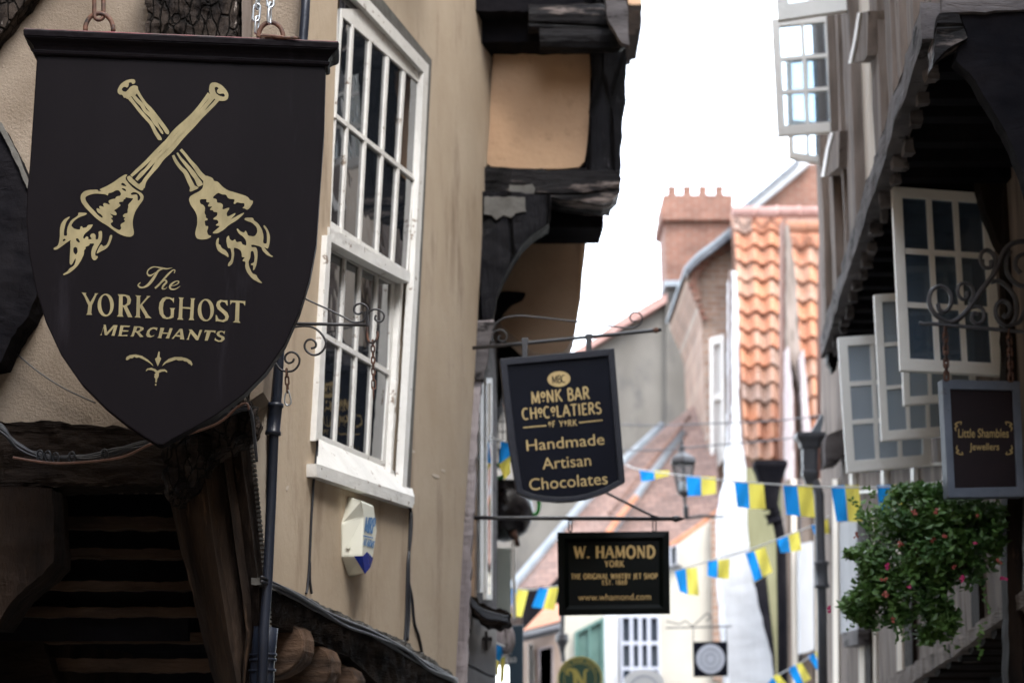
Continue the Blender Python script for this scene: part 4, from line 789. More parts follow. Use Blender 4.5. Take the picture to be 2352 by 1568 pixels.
# =================== jet shop sign ===================
PH = front(9.0, -2)
hs = thing('hanging_sign', 'rectangular black sign board with raised black border and gold jet shop lettering', 'sign', PH.hit(1410, 1412))
HO = [(1280, 1222), (1537, 1219), (1539, 1409), (1283, 1413)]; HI = [(1296, 1236), (1522, 1233), (1523, 1396), (1298, 1399)]
HB2 = [(1305, 1243), (1514, 1241), (1515, 1387), (1307, 1390)]
b = MB()
vs = [PH.hit(u, v, o) for l, o in ((HO, -.03), (HO, .018), (HI, .02), (HB2, .0)) for u, v in l]
b.add(vs, [(i * 4 + j, i * 4 + (j + 1) % 4, (i + 1) * 4 + (j + 1) % 4, (i + 1) * 4 + j) for i in range(3) for j in range(4)] + [(0, 1, 2, 3)]); b.build('frame', M['blkboard'], hs)
b = MB(); slab(b, HB2, PH, .01, .0005); b.build('board', M['blkboard'], hs)
t = Lines('lettering', M['gold3'], hs)
caps(t, 'W. HAMOND', (1318, 1335.5 - 0) if 0 else (1319, 1281), (1504, 1280), 27, PH, .003, tw=.2, nw=.11, serif=.09, gap=.1)
caps(t, 'YORK', (1389, 1301), (1433, 1301), 14, PH, .003, tw=.2, nw=.12, serif=.09, gap=.12)
caps(t, 'THE ORIGINAL WHITBY JET SHOP', (1312, 1329), (1510, 1328), 12, PH, .003, tw=.2, nw=.13, serif=.08, gap=.14)
caps(t, 'EST. 1860', (1383, 1342), (1440, 1341), 10, PH, .003, tw=.2, nw=.14, serif=.08, gap=.14)
words(t, 'www.whamond.com', (1328, 1378), (1495, 1376), PH, .003, 1.05)
t.build('lettering', M['gold3'], hs)
hb = thing('sign_bracket', 'straight black iron bracket with diagonal stay carrying jet shop sign', 'bracket', P(1150, 1190, 9.0))
b = MB(); bar(b, [(1080, 1188), (1143, 1189), (1545, 1191)], .0095, 9.0); tube(b, [P(1540, 1191, 9), P(1552, 1191, 9), P(1556, 1191, 9), P(1572, 1191, 9)], [.008, .015, .014, .003], res=10); b.build('arm', M['iron'], hb, smooth=True)
b = MB(); bar(b, [(1300, 1082), (1390, 1130), (1450, 1160), (1498, 1184), (1512, 1188)], .0062, 9.0); b.build('stay', M['iron'], hb, smooth=True)
for u in (1310, 1503):
    b = MB(); link(b, u, 1207, 4, 13, 9.0, 0, .003, .3); b.build('link', M['iron'], hb, smooth=True)

# =================== cauldron-like pot, small things at the left of the gap ===================
pot = thing('hanging_pot', 'big round black pot with green handles hanging under the chocolatier sign', 'pot', P(1158, 1244, 11.6))
R = 69 / F * 11.6; c = P(1158, 1176, 11.6)
b = MB(); lathe(b, c, [(.01, -R), (R * .4, -R * .92), (R * .75, -R * .68), (R * .97, -R * .25), (R, 0), (R * .95, R * .3), (R * .8, R * .6), (R * .66, R * .78), (R * .74, R * .9), (R * .78, R * 1.0), (R * .6, R * 1.0), (R * .5, R * .8)], 36); b.build('body', M['potb'], pot, smooth=True)
b = MB(); q = c + Vector((R * 1.0, -.02, R * .22)); tube(b, [q + Vector((.03 * math.cos(a), 0, .055 * math.sin(a))) for a in [i * math.pi / 9 for i in range(18)]], .012, closed=True); b.build('handle', M['green'], pot, smooth=True)
b = MB(); q = P(1146, 1082, 11.5); tube(b, [q + Vector((.035 * math.cos(a), 0, .04 * math.sin(a))) for a in [i * math.pi / 9 for i in range(18)]], .013, closed=True); b.build('handle', M['green'], pot, smooth=True)
b = MB(); tube(b, [P(1176, 1222, 11.5), P(1184, 1236, 11.5), P(1190, 1254, 11.5)], [.03, .02, .014], res=8); b.build('foot', M['rust'], pot, smooth=True)
b = MB(); bar(b, [(1146, 1078), (1148, 1035), (1165, 1040), (1100, 1010)], .006, 11.5); b.build('hanger', M['iron'], pot)
b = MB()
for i in range(7): bar(b, [(1120 + i * 11, 850), (1128 + i * 9, 1060)], .005, 12.4)
for i in range(8): bar(b, [(1115, 880 + i * 22), (1190, 872 + i * 24)], .004, 12.4)
tag(b.build('iron_lattice', M['pipegrey'], None, smooth=True), 'thin iron lattice against the sky left of chocolatier sign', 'lattice')
def flagmesh(b, quad, mi, Y, Yb=None):
    Yb = Yb or Y; n = 5
    tl, tr, br_, bl = quad; vs = []
    for j in range(n + 1):
        for i in range(n + 1):
            s, t_ = i / n, j / n
            u = (tl[0] * (1 - s) + tr[0] * s) * (1 - t_) + (bl[0] * (1 - s) + br_[0] * s) * t_; v = (tl[1] * (1 - s) + tr[1] * s) * (1 - t_) + (bl[1] * (1 - s) + br_[1] * s) * t_
            vs.append(P(u, v, Y + .02 * math.sin(u * .13 + t_ * 2.2)))
    b.add(vs, [(j * (n + 1) + i, j * (n + 1) + i + 1, (j + 1) * (n + 1) + i + 1, (j + 1) * (n + 1) + i) for j in range(n) for i in range(n)], mi)
def flag(par, bq, yq, Y):
    b = MB(); flagmesh(b, bq, 0, Y); flagmesh(b, yq, 1, Y); return b.build('flag', None, par, smooth=True, mats=[M['fblue'], M['fyel']])
ZS = lambda x, y: (1378 + x / 4.551, 918.8 + y / 4.551)
ZT = lambda x, y: (1493 + x / 2.6487, 976 + y / 2.6487)
ZU = lambda x, y: (1148.5 + x / 4.096, 1205.9 + y / 4.096)
def Q(Z, s): return [Z(*p) for p in prs(s)]
def bunting(cord, flags, label, Yf):
    t = thing('bunting', label, 'bunting', P(cord[0][0], cord[0][1], Yf(cord[0][0])), 'blue and yellow bunting across the street')
    b = MB(); tube(b, [P(u, v, Yf(u)) for u, v in cat(cord, 4)], .005, res=5); b.build('string', M['cord'], t, smooth=True)
    for Z, bq, yq in flags:
        B, Y_ = Q(Z, bq), Q(Z, yq); flag(t, B, Y_, Yf(B[0][0]))
bunting([(1440, 1068), (1470, 1078), (1575, 1092), (1690, 1105), (1803, 1113), (1910, 1118), (2010, 1118), (2110, 1112), (2170, 1104), (2240, 1090)],
 [(ZS, "410 725 565 735 575 830 435 850", "565 735 725 735 725 785 575 825"), (ZS, "900 780 1055 795 1060 995 920 1000", "1055 795 1210 800 1215 975 1060 995"), (ZS, "1405 845 1550 855 1565 1130 1435 1115", "1550 855 1710 860 1735 1135 1565 1130"),
  (ZS, "1915 890 2060 885 2095 1210 1950 1195", "2060 885 2220 885 2250 1225 2095 1210"), (ZT, "1100 370 1185 365 1205 585 1135 585", "1185 365 1270 365 1290 590 1205 585"), (ZT, "1380 365 1465 362 1475 545 1400 545", "1465 362 1545 360 1560 520 1475 545"),
  (ZT, "1640 355 1690 350 1720 460 1660 465", "1690 350 1735 348 1765 440 1720 460")], 'upper string of blue and yellow flags running from street lantern to flower basket', lambda u: 13.6 - (u - 1440) * .006)
bunting([(1120, 1352), (1175, 1350), (1215, 1354), (1280, 1346), (1420, 1330), (1540, 1312), (1620, 1290), (1720, 1262), (1800, 1232), (1870, 1205), (1915, 1180), (1960, 1160)],
 [(ZU, "108 590 165 590 120 760 110 740", "165 590 270 600 205 860 115 850"), (ZU, "365 590 460 580 400 780 298 768", "460 580 548 570 510 795 400 780"), (ZT, "150 885 218 872 230 1028 180 1010", "218 872 285 865 298 1035 230 1028"), (ZT, "350 830 412 820 412 930 350 915", "412 820 485 812 480 935 412 930"),
  (ZT, "580 775 635 765 685 925 635 952", "635 765 700 740 745 890 685 925"), (ZT, "770 690 840 668 855 770 795 775", "840 668 905 645 922 760 855 770"), (ZT, "980 610 1045 590 1060 660 1000 662", "1045 590 1110 550 1130 655 1060 660")], 'middle string of blue and yellow flags passing behind jet shop sign', lambda u: 13.8 - (u - 1120) * .0012)
bunting([(1740, 1580), (1790, 1548), (1840, 1520), (1880, 1494), (1910, 1470)],
 [(ZT, "700 1600 745 1530 790 1580 760 1640", "745 1530 780 1510 830 1568 790 1600"), (ZT, "840 1480 885 1455 935 1568 895 1590", "885 1455 920 1440 980 1540 935 1568"), (ZT, "958 1405 1000 1385 1036 1470 1022 1495", "1000 1385 1030 1370 1036 1420 1030 1440")], 'lowest string of small flags at bottom right by grey downpipe', lambda u: 14.2)
bunting([(1120, 1000), (1150, 1012), (1175, 1016)], [(VI, "1150 1014 1172 1014 1172 1046 1146 1066", "1146 1066 1172 1046 1172 1086 1159 1101")], 'single blue and yellow flag hanging left of the round edged navy sign', lambda u: 9.6)
bunting([(1120, 1470), (1140, 1476), (1160, 1484)], [(VI, "1137 1478 1152 1484 1152 1520 1137 1512", "1137 1512 1146 1518 1144 1550 1138 1550"), (VI, "1152 1484 1154 1486 1156 1500 1153 1504", "1150 1512 1160 1506 1158 1560 1148 1575")], 'bunched blue and yellow flags hanging beside dark blue sign', lambda u: 9.9)
b = MB(); c = P(1154, 1462, 10); lathe(b, c, [(.02, .075), (.045, .06), (.06, .02), (.065, -.03), (.05, -.07), (.03, -.085)], 18)
tag(b.build('wall_lamp', M['worn'], None, smooth=True), 'pale grey bulbous lamp shade at end of the cable heap', 'lamp')
ds = thing('hanging_sign', 'tall dark blue sign board with white letters at bottom of street gap', 'sign', P(1186, 1700, 12))
b = MB(); slab(b, [(1168, 1436), (1202, 1434), (1202, 1720), (1170, 1720)], front(12), .06); b.build('board', M['navy2'], ds, bevel=.006)
t = MB(); t = Lines('lettering', M['wtext'], ds); caps(t, 'T', (1170, 1502), (1177, 1502), 9, front(12), .003, tw=.16, nw=.12, serif=.1); caps(t, 'C&O', (1164, 1520), (1186, 1519), 11, front(12), .003, tw=.16, nw=.12, serif=.05, gap=.08); t.build('lettering', M['wtext'], ds)

# =================== far left-of-centre buildings ===================
GA = thing('gable_house', 'grey rendered gable wall with red tiled verge beyond the hanging signs', 'house', (1, 27, 0))
b = MB(); slab(b, [(1060, 975), (1200, 893), (1340, 806), (1440, 738), (1532, 690), (1532, 652), (1700, 652), (1700, 1500), (1060, 1500)], front(27), 3); b.build('wall', M['render'], GA)
b = MB(); slab(b, [(1530, 652), (1600, 652), (1600, 1500), (1530, 1500)], front(26.9), .1); b.build('chimney_breast', M['render'], GA)
b = MB(); slab(b, [(1050, 968), (1200, 878), (1340, 792), (1440, 724), (1531, 676), (1531, 694), (1440, 744), (1340, 812), (1200, 900), (1050, 990)], front(26.8), 3.3); b.build('tiled_verge', M['ridge'], GA, rough=(.3, .03, 4))
b = MB(); slab(b, [(1526, 644), (1610, 644), (1610, 655), (1526, 656)], front(26.75), .8); b.build('lead_flashing', M['lead'], GA)
CH = thing('chimney', 'orange red brick chimney stack with four square pots against the sky', 'chimney', P(1600, 650, 26.9))
b = MB(); slab(b, [(1526, 500), (1676, 500), (1676, 646), (1530, 646)], front(26.9), 1.0); b.build('stack', M['brick'], CH)
b = MB(); slab(b, [(1522, 446), (1684, 446), (1684, 476), (1688, 480), (1688, 498), (1680, 506), (1520, 506), (1517, 498), (1518, 478), (1522, 474)], front(26.8), 1.2); b.build('cap', M['brick'], CH, bevel=.02)
for u in (1543, 1578, 1614, 1652):
    b = MB(); c = P(u, 447, 27.3); lathe(b, c, [(.062, -.02), (.062, .09), (.066, .095), (.066, .115), (.05, .115)], 14); b.build('pot', M['brick'], CH)
BB = thing('brick_house', 'old mottled brick house with slate verge and tall white window beyond lantern', 'house', (2.2, 23, 0))
b = MB(); slab(b, [(1574, 622), (1600, 590), (1640, 560), (1700, 524), (1700, 1800), (1640, 1800), (1640, 1190), (1632, 1150), (1626, 1000), (1618, 860), (1612, 740), (1600, 700), (1590, 680), (1578, 650)], front(23), 2.5); b.build('wall', M['brick2'], BB)
b = MB(); slab(b, [(1590, 605), (1640, 572), (1690, 545), (1690, 560), (1640, 590), (1600, 640), (1610, 690), (1600, 690), (1588, 655)], front(22.9), .1)
for i in range(6): slab(b, [(1581 + i * 6, 650 + i * 15), (1594 + i * 6, 650 + i * 15), (1596 + i * 6, 659 + i * 15), (1584 + i * 6, 659 + i * 15)], front(22.88), .08)
b.build('corbelled_brick', M['brick'], BB)
b = MB(); rnd = random.Random(4)
pts = cat([(1572, 622), (1600, 592), (1640, 562), (1684, 526)], 6)
slab(b, pts + [(p[0], p[1] - 9) for p in pts[::-1]], front(22.7), 2.8)
b.build('slate_verge', M['lead'], BB)
b = MB()
for i in range(len(pts) - 1):
    a, c = pts[i], pts[i + 1]
    slab(b, [(a[0] + 2, a[1] + 2), (c[0], c[1] + 2), (c[0] + 1, c[1] + 12), (a[0] + 4, a[1] + 12)], front(22.65 + .03 * (i % 2)), .1)
b.build('slates', M['slate'], BB)
wn = MB(); slab(wn, [[(1632, 775), (1662, 768), (1666, 1050), (1650, 1072), (1634, 1076)], [(1638, 790), (1656, 786), (1659, 1045), (1640, 1060)]], front(22.9), .15); slab(wn, [(1638, 905), (1658, 900), (1658, 915), (1638, 920)], front(22.92), .1)
wf = wn.build('window', M['white'], BB)
b = MB(); sheet(b, [(1636, 785), (1660, 780), (1662, 1050), (1638, 1065)], front(22.98)); b.build('pane', M['curtain'], wf)
# red brick gable on the right
BG = thing('brick_house', 'orange brick gable with white bargeboard rising behind the pantiled slope', 'house', (3, 26, 0))
b = MB(); slab(b, [(1688, 500), (1700, 480), (1760, 430), (1838, 376), (1960, 376), (1960, 1700), (1688, 1700)], front(26), 2.5); b.build('wall', M['brick'], BG)
b = MB(); slab(b, [(1690, 487), (1832, 370), (1862, 372), (1800, 425), (1745, 470), (1724, 490), (1690, 496)], front(25.8), .3); b.build('bargeboard', M['limewash'], BG)
b = MB(); slab(b, [(1722, 492), (1746, 472), (1752, 480), (1740, 498)], front(25.75), .2); b.build('lead_valley', M['slate'], BG)
b = MB(); slab(b, [(1690, 482), (1760, 426), (1826, 368), (1840, 368), (1834, 376), (1760, 436), (1700, 486)], front(25.7), 2.8); b.build('roof_edge', M['slate'], BG)

# =================== pantiled slope ===================
PT = thing('tiled_house', 'steep orange pantiled slope with grey valley board between brick gable and timber front', 'house', (3, 21, 0))
def pantiles(mb, cs, ncol, nrow, par=None, seed=1):       # corners tl tr br bl as 3D points; S-shaped tiles lapping down the slope
    tl, tr, br_, bl = cs; nrm = (tr - tl).cross(bl - tl).normalized()
    if nrm.dot(CAM - tl) < 0: nrm = -nrm
    rnd = random.Random(seed)
    for j in range(nrow):
        for i in range(ncol):
            dz = rnd.uniform(-.012, .012); sh = rnd.uniform(-.02, .02); vs = []; m = 8
            for e, (t_, lift) in enumerate(((j / nrow - .01, .0), ((j + 1.06 + sh) / nrow, .07), ((j + 1.06 + sh) / nrow, .03))):
                for k_ in range(m + 1):
                    s = (i + k_ / m) / ncol; h = .048 * math.sin(2 * math.pi * k_ / m + .9)
                    p = tl.lerp(tr, s).lerp(bl.lerp(br_, s), t_)
                    dr = (bl.lerp(br_, s) - tl.lerp(tr, s)) / nrow
                    vs.append(p + nrm * (h + lift + dz) + (dr * (.06 * math.sin(2 * math.pi * k_ / m + .9)) if e else Vector()))
            mi = rnd.choices((0, 1, 2, 3), (5, 3, 1, 2))[0]; b0 = (m + 1); fs = [(r * b0 + k_, r * b0 + k_ + 1, (r + 1) * b0 + k_ + 1, (r + 1) * b0 + k_) for r in range(2) for k_ in range(m)]
            mb.add(vs, fs, mi)
b = MB(); pantiles(b, [P(1684, 500, 22.6), P(1806, 500, 22.6), P(1800, 1058, 20.6), P(1710, 1058, 20.6)], 3, 14); b.build('pantiles', None, PT, mats=[M['tile'], M['tile2'], M['tile3'], M['tile4']])
b = MB(); pantiles(b, [P(1814, 530, 22.4), P(1892, 530, 22.4), P(1895, 1110, 20.5), P(1845, 1110, 20.5)], 2, 13, seed=3); b.build('pantiles', None, PT, mats=[M['tile'], M['tile2'], M['tile3'], M['tile4']])
b = MB()
b.add([P(1678, 490, 22.8), P(1896, 490, 22.8), P(1896, 1120, 20.9), P(1700, 1075, 20.9)] + [P(1678, 490, 24.5), P(1896, 490, 24.5), P(1896, 1120, 24.5), P(1700, 1075, 24.5)], [(0, 1, 2, 3), (7, 6, 5, 4), (0, 4, 5, 1), (1, 5, 6, 2), (2, 6, 7, 3), (3, 7, 4, 0)]); b.build('roof_body', mat('rust_brown_lath', (.14, .075, .05), (.2, .11, .08)), PT)
for (ua, ub, v, Y, n) in ((1682, 1888, 487, 22.4, 4), (1806, 1888, 522, 22.1, 2)):
    for i in range(n):
        b = MB(); q0 = P(ua + (ub - ua) * i / n, v + (i % 2), Y); q1 = P(ua + (ub - ua) * (i + 1.03) / n, v, Y); tube(b, [q0, q0.lerp(q1, .9), q0.lerp(q1, .92), q1], [.068, .068, .078, .078], res=12); b.build('ridge_tile', M['ridge'] if v < 500 else M['tile'], PT, smooth=True)
b = MB(); slab(b, jag([(1806, 515), (1812, 515), (1828, 640), (1835, 760), (1842, 830), (1852, 1000), (1866, 1110), (1842, 1110), (1836, 900), (1822, 840), (1806, 800)], 1.5, 16, 61), front(20.2), .3); b.build('valley_board', M['greytim'], PT)
b = MB(); slab(b, jag([(1806, 800), (1812, 795), (1822, 900), (1826, 1110), (1806, 1110)], 1, 16, 62), front(20.1), .3); slab(b, jag([(1836, 820), (1846, 800), (1872, 1110), (1852, 1110)], 1, 16, 62), front(20.05), .3); b.build('batten', M['worn'], PT)
b = MB(); slab(b, [(1799, 500), (1807, 500), (1806, 1120), (1796, 1120)], front(20.3), .3); slab(b, [(1888, 560), (1897, 560), (1897, 1130), (1884, 1130)], front(20.3), .3); b.build('gutter_edge', mat('red_brown_board', (.13, .06, .045), (.18, .09, .06)), PT)
b = MB(); slab(b, jag([(1806, 1100), (1900, 1100), (1910, 1800), (1806, 1800)], 1, 30, 62), front(17.5), .3)
b.build('timber_front', M['greytim'], PT)
for us, mt in (((1818, 1829), 'strip'), ((1836, 1841), 'greyh'), ((1872, 1882), 'strip'), ((1893, 1903), 'strip')):
    b = MB(); slab(b, [(us[0], 1100), (us[1], 1100), (us[1] + 6, 1800), (us[0] + 6, 1800)], front(17.45), .06); b.build('batten', M[mt], PT)
wn = MB(); slab(wn, [(1836, 1248), (1868, 1242), (1871, 1490), (1855, 1497), (1838, 1500)], front(17.3), .12); wn.build('white_board', M['limewash'], PT)
b = MB(); slab(b, jag([(1714, 1075), (1806, 1070), (1806, 1800), (1716, 1800)], 1, 30, 65), front(20.4), .4); b.build('mossy_panel', M['moss'], PT)
b = MB(); slab(b, [(1728, 1340), (1760, 1320), (1780, 1500), (1790, 1800), (1730, 1800)], front(20.3), .05); b.build('doorway', M['pitch'], PT)
LW = thing('white_timber_front', 'white painted rubble wall flaring out towards the bottom beside the pantiles', 'wall', P(1720, 1800, 17.8))
b = MB(); slab(b, jag([(1683, 620), (1692, 625), (1696, 700), (1696, 900), (1703, 1000), (1714, 1073), (1716, 1184), (1727, 1316), (1745, 1400), (1772, 1505), (1782, 1600), (1790, 1800), (1680, 1800), (1672, 1505), (1658, 1316), (1657, 1171), (1677, 1073), (1684, 919), (1683, 760)], 1.5, 16, 63), front(18.2), .5); b.build('wall', M['limewash'], LW, rough=(.12, .008, 5))
b = MB(); slab(b, [(1676, 620), (1682, 620), (1683, 1070), (1676, 1070)], front(18.3), .1); b.build('dark_board', mat('brown_board', (.10, .06, .045), (.16, .10, .08)), LW)

# =================== far red roofs and cream house ===================
RF = thing('tiled_house', 'low house with pinkish brown tiled roof and pale lead strips below grey gable', 'house', (1, 22, 0))
def quad3(b, pts, mi=0): b.add([P(*p) for p in pts], [tuple(range(len(pts)))], mi)
b = MB(); b.add([P(1635, 900, 24.5), P(1655, 1170, 21.6), P(1540, 1256, 21), P(1180, 1400, 20.5), P(1160, 1362, 21.5), P(1340, 1150, 23), P(1500, 1000, 24)] + [P(1640, 1000, 25.5), P(1655, 1250, 24.5), P(1540, 1330, 24), P(1180, 1450, 24), P(1160, 1450, 24.5), P(1340, 1300, 25), P(1500, 1100, 25.5)], [tuple(range(7)), tuple(range(13, 6, -1))] + [(i, (i + 1) % 7, 7 + (i + 1) % 7, 7 + i) for i in range(7)]); b.build('roof', M['roof'], RF)
def rstrip(pts, m, nm, Y, w):
    b = MB(); tube(b, [P(u, v, y) for u, v, y in pts], w, res=6, flat=.5); b.build(nm, M[m], RF)
rstrip([(1522, 975, 23.9), (1440, 1050, 23.2), (1330, 1165, 22.6), (1170, 1352, 21.2)], 'lead', 'lead_verge', 22, .05)
rstrip([(1568, 990, 23.7), (1500, 1085, 22.8), (1440, 1170, 22.0), (1390, 1240, 21.2), (1330, 1330, 20.7)], 'lead', 'lead_valley', 22, .045)
rstrip([(1585, 955, 23.9), (1540, 1010, 23.3), (1470, 1090, 22.6), (1400, 1180, 21.8)], 'roof', 'mortar_line', 22, .03)
rstrip([(1655, 1168, 21.3), (1600, 1212, 20.9), (1540, 1252, 20.7)], 'tile', 'eaves_tiles', 21, .035)
rstrip([(1462, 1140, 22), (1420, 1190, 21.6), (1395, 1225, 21.1)], 'tile', 'orange_tiles', 21, .04)
CR = thing('cream_house', 'cream rendered house with green sash and pale lavender window behind jet shop sign', 'house', (1.5, 22, 0))
b = MB(); slab(b, [(1284, 1420), (1400, 1340), (1540, 1262), (1650, 1180), (1652, 1850), (1284, 1850)], front(20.3), 2); b.build('wall', M['creamh'], CR)
b = MB(); slab(b, [(1634, 1190), (1650, 1180), (1656, 1560), (1640, 1560)], front(20.2), .1); b.build('brick_quoin', M['brick2'], CR)
b = MB(); slab(b, [(1388, 1412), (1420, 1412), (1422, 1850), (1390, 1850)], front(20.2), .12); b.build('pilaster', M['limewash'], CR)
def simplewin(par, tl, tr, br_, bl, Y, cols, rows, fm, gm, fw=.12, bw=.04, nm='window', dp=.1):
    def q(s, t_): return (tl[0] * (1 - s) + tr[0] * s) * (1 - t_) + (bl[0] * (1 - s) + br_[0] * s) * t_, (tl[1] * (1 - s) + tr[1] * s) * (1 - t_) + (bl[1] * (1 - s) + br_[1] * s) * t_
    asp = abs(tr[0] - tl[0]) / max(1, abs(bl[1] - tl[1])); fv = fw * asp; pl = front(Y) if not isinstance(Y, Plane) else Y
    b = MB(); slab(b, [[q(0, 0), q(1, 0), q(1, 1), q(0, 1)], [q(fw, fv), q(1 - fw, fv), q(1 - fw, 1 - fv * 1.4), q(fw, 1 - fv * 1.4)]], pl, dp)
    for i in range(1, cols):
        s = fw + (1 - 2 * fw) * i / cols; slab(b, [q(s - bw / 2, fv * .5), q(s + bw / 2, fv * .5), q(s + bw / 2, 1 - fv), q(s - bw / 2, 1 - fv)], pl, dp * .6, -.003)
    for j in range(1, rows):
        t_ = fv + (1 - 2.4 * fv) * j / rows; slab(b, [q(fw * .5, t_ - bw * asp / 2), q(1 - fw * .5, t_ - bw * asp / 2), q(1 - fw * .5, t_ + bw * asp / 2), q(fw * .5, t_ + bw * asp / 2)], pl, dp * .6, -.0045)
    w_ = b.build(nm, M[fm], par)
    b = MB(); slab(b, [q(fw * .6, fv * .6), q(1 - fw * .6, fv * .6), q(1 - fw * .6, 1 - fv * .8), q(fw * .6, 1 - fv * .8)], pl, .004, -dp * .5); b.build('pane', M[gm], w_)
    return w_
simplewin(CR, (1320, 1450), (1388, 1415), (1390, 1750), (1322, 1750), 20.2, 2, 3, 'greenpaint', 'greenpaint', .1, .06)
simplewin(CR, (1424, 1412), (1516, 1412), (1518, 1600), (1426, 1600), 20.2, 4, 3, 'lav', 'glassd', .06, .08)
simplewin(CR, (1539, 1255), (1556, 1250), (1556, 1305), (1540, 1305), 20.2, 1, 1, 'lav', 'glassd', .12)
LH = thing('tiled_house', 'small brown house with short orange tiled eave behind bunting at lower left', 'house', (.2, 19, 0))
b = MB(); b.add([P(1200, 1448, 17), P(1290, 1424, 17), P(1285, 1385, 18.5), P(1255, 1390, 18.5), P(1200, 1448, 17.6), P(1292, 1430, 17.6), P(1292, 1400, 19), P(1255, 1402, 19)], [(0, 1, 2, 3), (7, 6, 5, 4), (0, 4, 5, 1), (1, 5, 6, 2), (2, 6, 7, 3), (3, 7, 4, 0)]); b.build('roof', M['tile'], LH)
b = MB(); slab(b, [(1198, 1455), (1292, 1432), (1292, 1850), (1198, 1850)], front(18), 2); b.build('wall', mat('brown_render', (.30, .23, .19), (.4, .32, .27), 2, rough=.9), LH)
b = MB(); tube(b, [P(1200, 1462, 17), P(1290, 1440, 17)], .04); b.build('gutter', M['pipegrey'], LH)
simplewin(LH, (1214, 1478), (1224, 1476), (1232, 1800), (1216, 1800), 17.95, 1, 1, 'white2', 'white2', .1)
simplewin(LH, (1236, 1488), (1272, 1480), (1272, 1800), (1238, 1800), 17.95, 1, 1, 'worn', 'glassd', .12)
b = MB(); slab(b, [(1200, 1350), (1262, 1345), (1285, 1320), (1285, 1392), (1210, 1440), (1200, 1430)], front(19), .4); tag(b.build('dark_gable', M['pitch'], None), 'dark timber gable glimpsed behind the two left flags', 'gable')

# street lantern
la = thing('street_lantern', 'old glass street lantern with black domed cap above jet shop bracket', 'lantern', P(1574, 1190, 15))
YL = 15.0; kL = YL / F
def ring_l(u, v, r, n=6, rot=.5): c = P(u, v, YL); return [c + Vector((r * kL * math.cos(2 * math.pi * (i + rot) / n), r * kL * math.sin(2 * math.pi * (i + rot) / n), 0)) for i in range(n)]
b = MB(); loft(b, [ring_l(1564, 1000, 1.5), ring_l(1564, 1008, 3), ring_l(1565, 1014, 6), ring_l(1565, 1020, 4), ring_l(1566, 1026, 8), ring_l(1566, 1036, 7), ring_l(1567, 1042, 14), ring_l(1569, 1052, 30), ring_l(1569, 1062, 33), ring_l(1569, 1066, 30)]); b.build('cap', M['iron'], la)
b = MB(); loft(b, [ring_l(1569, 1066, 27), ring_l(1571, 1130, 14)]); b.build('glass', M['glass3'], la)
b = MB()
for i in range(6): tube(b, [ring_l(1569, 1064, 28.5)[i], ring_l(1571, 1131, 15)[i]], .006)
loft(b, [ring_l(1571, 1129, 16), ring_l(1571, 1134, 15), ring_l(1572, 1140, 5), ring_l(1574, 1158, 3), ring_l(1575, 1164, 7), ring_l(1576, 1186, 7), ring_l(1576, 1192, 3)]); b.build('frame', M['iron'], la)
b = MB(); lathe(b, P(1569, 1128, YL), [(.028, 0), (.032, .03), (.03, .06), (.012, .075)], 12); b.build('burner', M['wtext'], la)
b = MB(); tube(b, [P(1576, 1190, YL), P(1610, 1184, YL), P(1640, 1186, YL), P(1660, 1186, YL + .5)], .012); b.build('arm', M['iron'], la)
# small far signs
ns = thing('round_sign', 'round dark green sign with yellow ring and letter N at bottom edge', 'sign', P(1332, 1612, 14))
f14 = front(14)
b = MB(); slab(b, ell(1332, 1558, 52, 52, 0, 44), f14, .05); b.build('board', M['dgreen'], ns)
t = MB(); sheet(t, [ell(1332, 1558, 52, 52, 0, 44), ell(1332, 1558, 48, 48, 0, 44)], f14, .003); sheet(t, [ell(1332, 1558, 37, 37, 0, 44), ell(1332, 1558, 35.5, 35.5, 0, 44)], f14, .003)
for i in range(22):
    a = math.radians(205 + i * 130 / 21); c0 = (1332 + 42.5 * math.cos(a), 1558 + 42.5 * math.sin(a)); 
    if i % 7 != 6: ribbon_sheet(t, [(c0[0] - 3 * math.cos(a), c0[1] - 3 * math.sin(a), 2.2), (c0[0] + 3 * math.cos(a), c0[1] + 3 * math.sin(a), 2.6)], f14, .003, False)
ribbon_sheet(t, [(1308, 1550, 3), (1302, 1542, 6), (1312, 1536, 6), (1320, 1548, 8), (1321, 1575, 8), (1314, 1590, 3)], f14, .003); ribbon_sheet(t, [(1310, 1538, 5), (1322, 1540, 8), (1335, 1565, 9), (1345, 1585, 7)], f14, .0035); ribbon_sheet(t, [(1352, 1537, 3), (1344, 1540, 5), (1343, 1560, 6), (1344, 1588, 5)], f14, .004)
t.build('lettering', M['ygold'], ns)
ws = thing('square_sign', 'small square black sign with white disc hanging from thin scrolled bracket', 'sign', P(1632, 1553, 16))
f16 = front(16)
b = MB(); slab(b, [(1592, 1473), (1671, 1472), (1672, 1551), (1594, 1553)], f16, .05); b.build('board', M['navy'], ws, bevel=.004)
b = MB(); sheet(b, ell(1632, 1512, 33, 34, 0, 36), f16, .004); b.build('disc', M['lav'], ws)
b = MB(); sheet(b, [ell(1632, 1512, 23, 24, 0, 36), ell(1632, 1512, 21, 22, 0, 36)], f16, .006); sheet(b, [ell(1632, 1512, 12, 12.5, 0, 24), ell(1632, 1512, 10, 10.5, 0, 24)], f16, .006); b.build('print', M['lead'], ws)
sb = thing('sign_bracket', 'thin scrolled iron bracket holding small square sign with white disc', 'bracket', P(1600, 1442, 16))
b = MB(); bar(b, [(1530, 1441), (1590, 1440), (1680, 1437)], .006, 16); bar(b, cat([(1530, 1425), (1560, 1432), (1575, 1425), (1590, 1436), (1610, 1420), (1625, 1408), (1632, 1418), (1622, 1424)], 4), .005, 16)
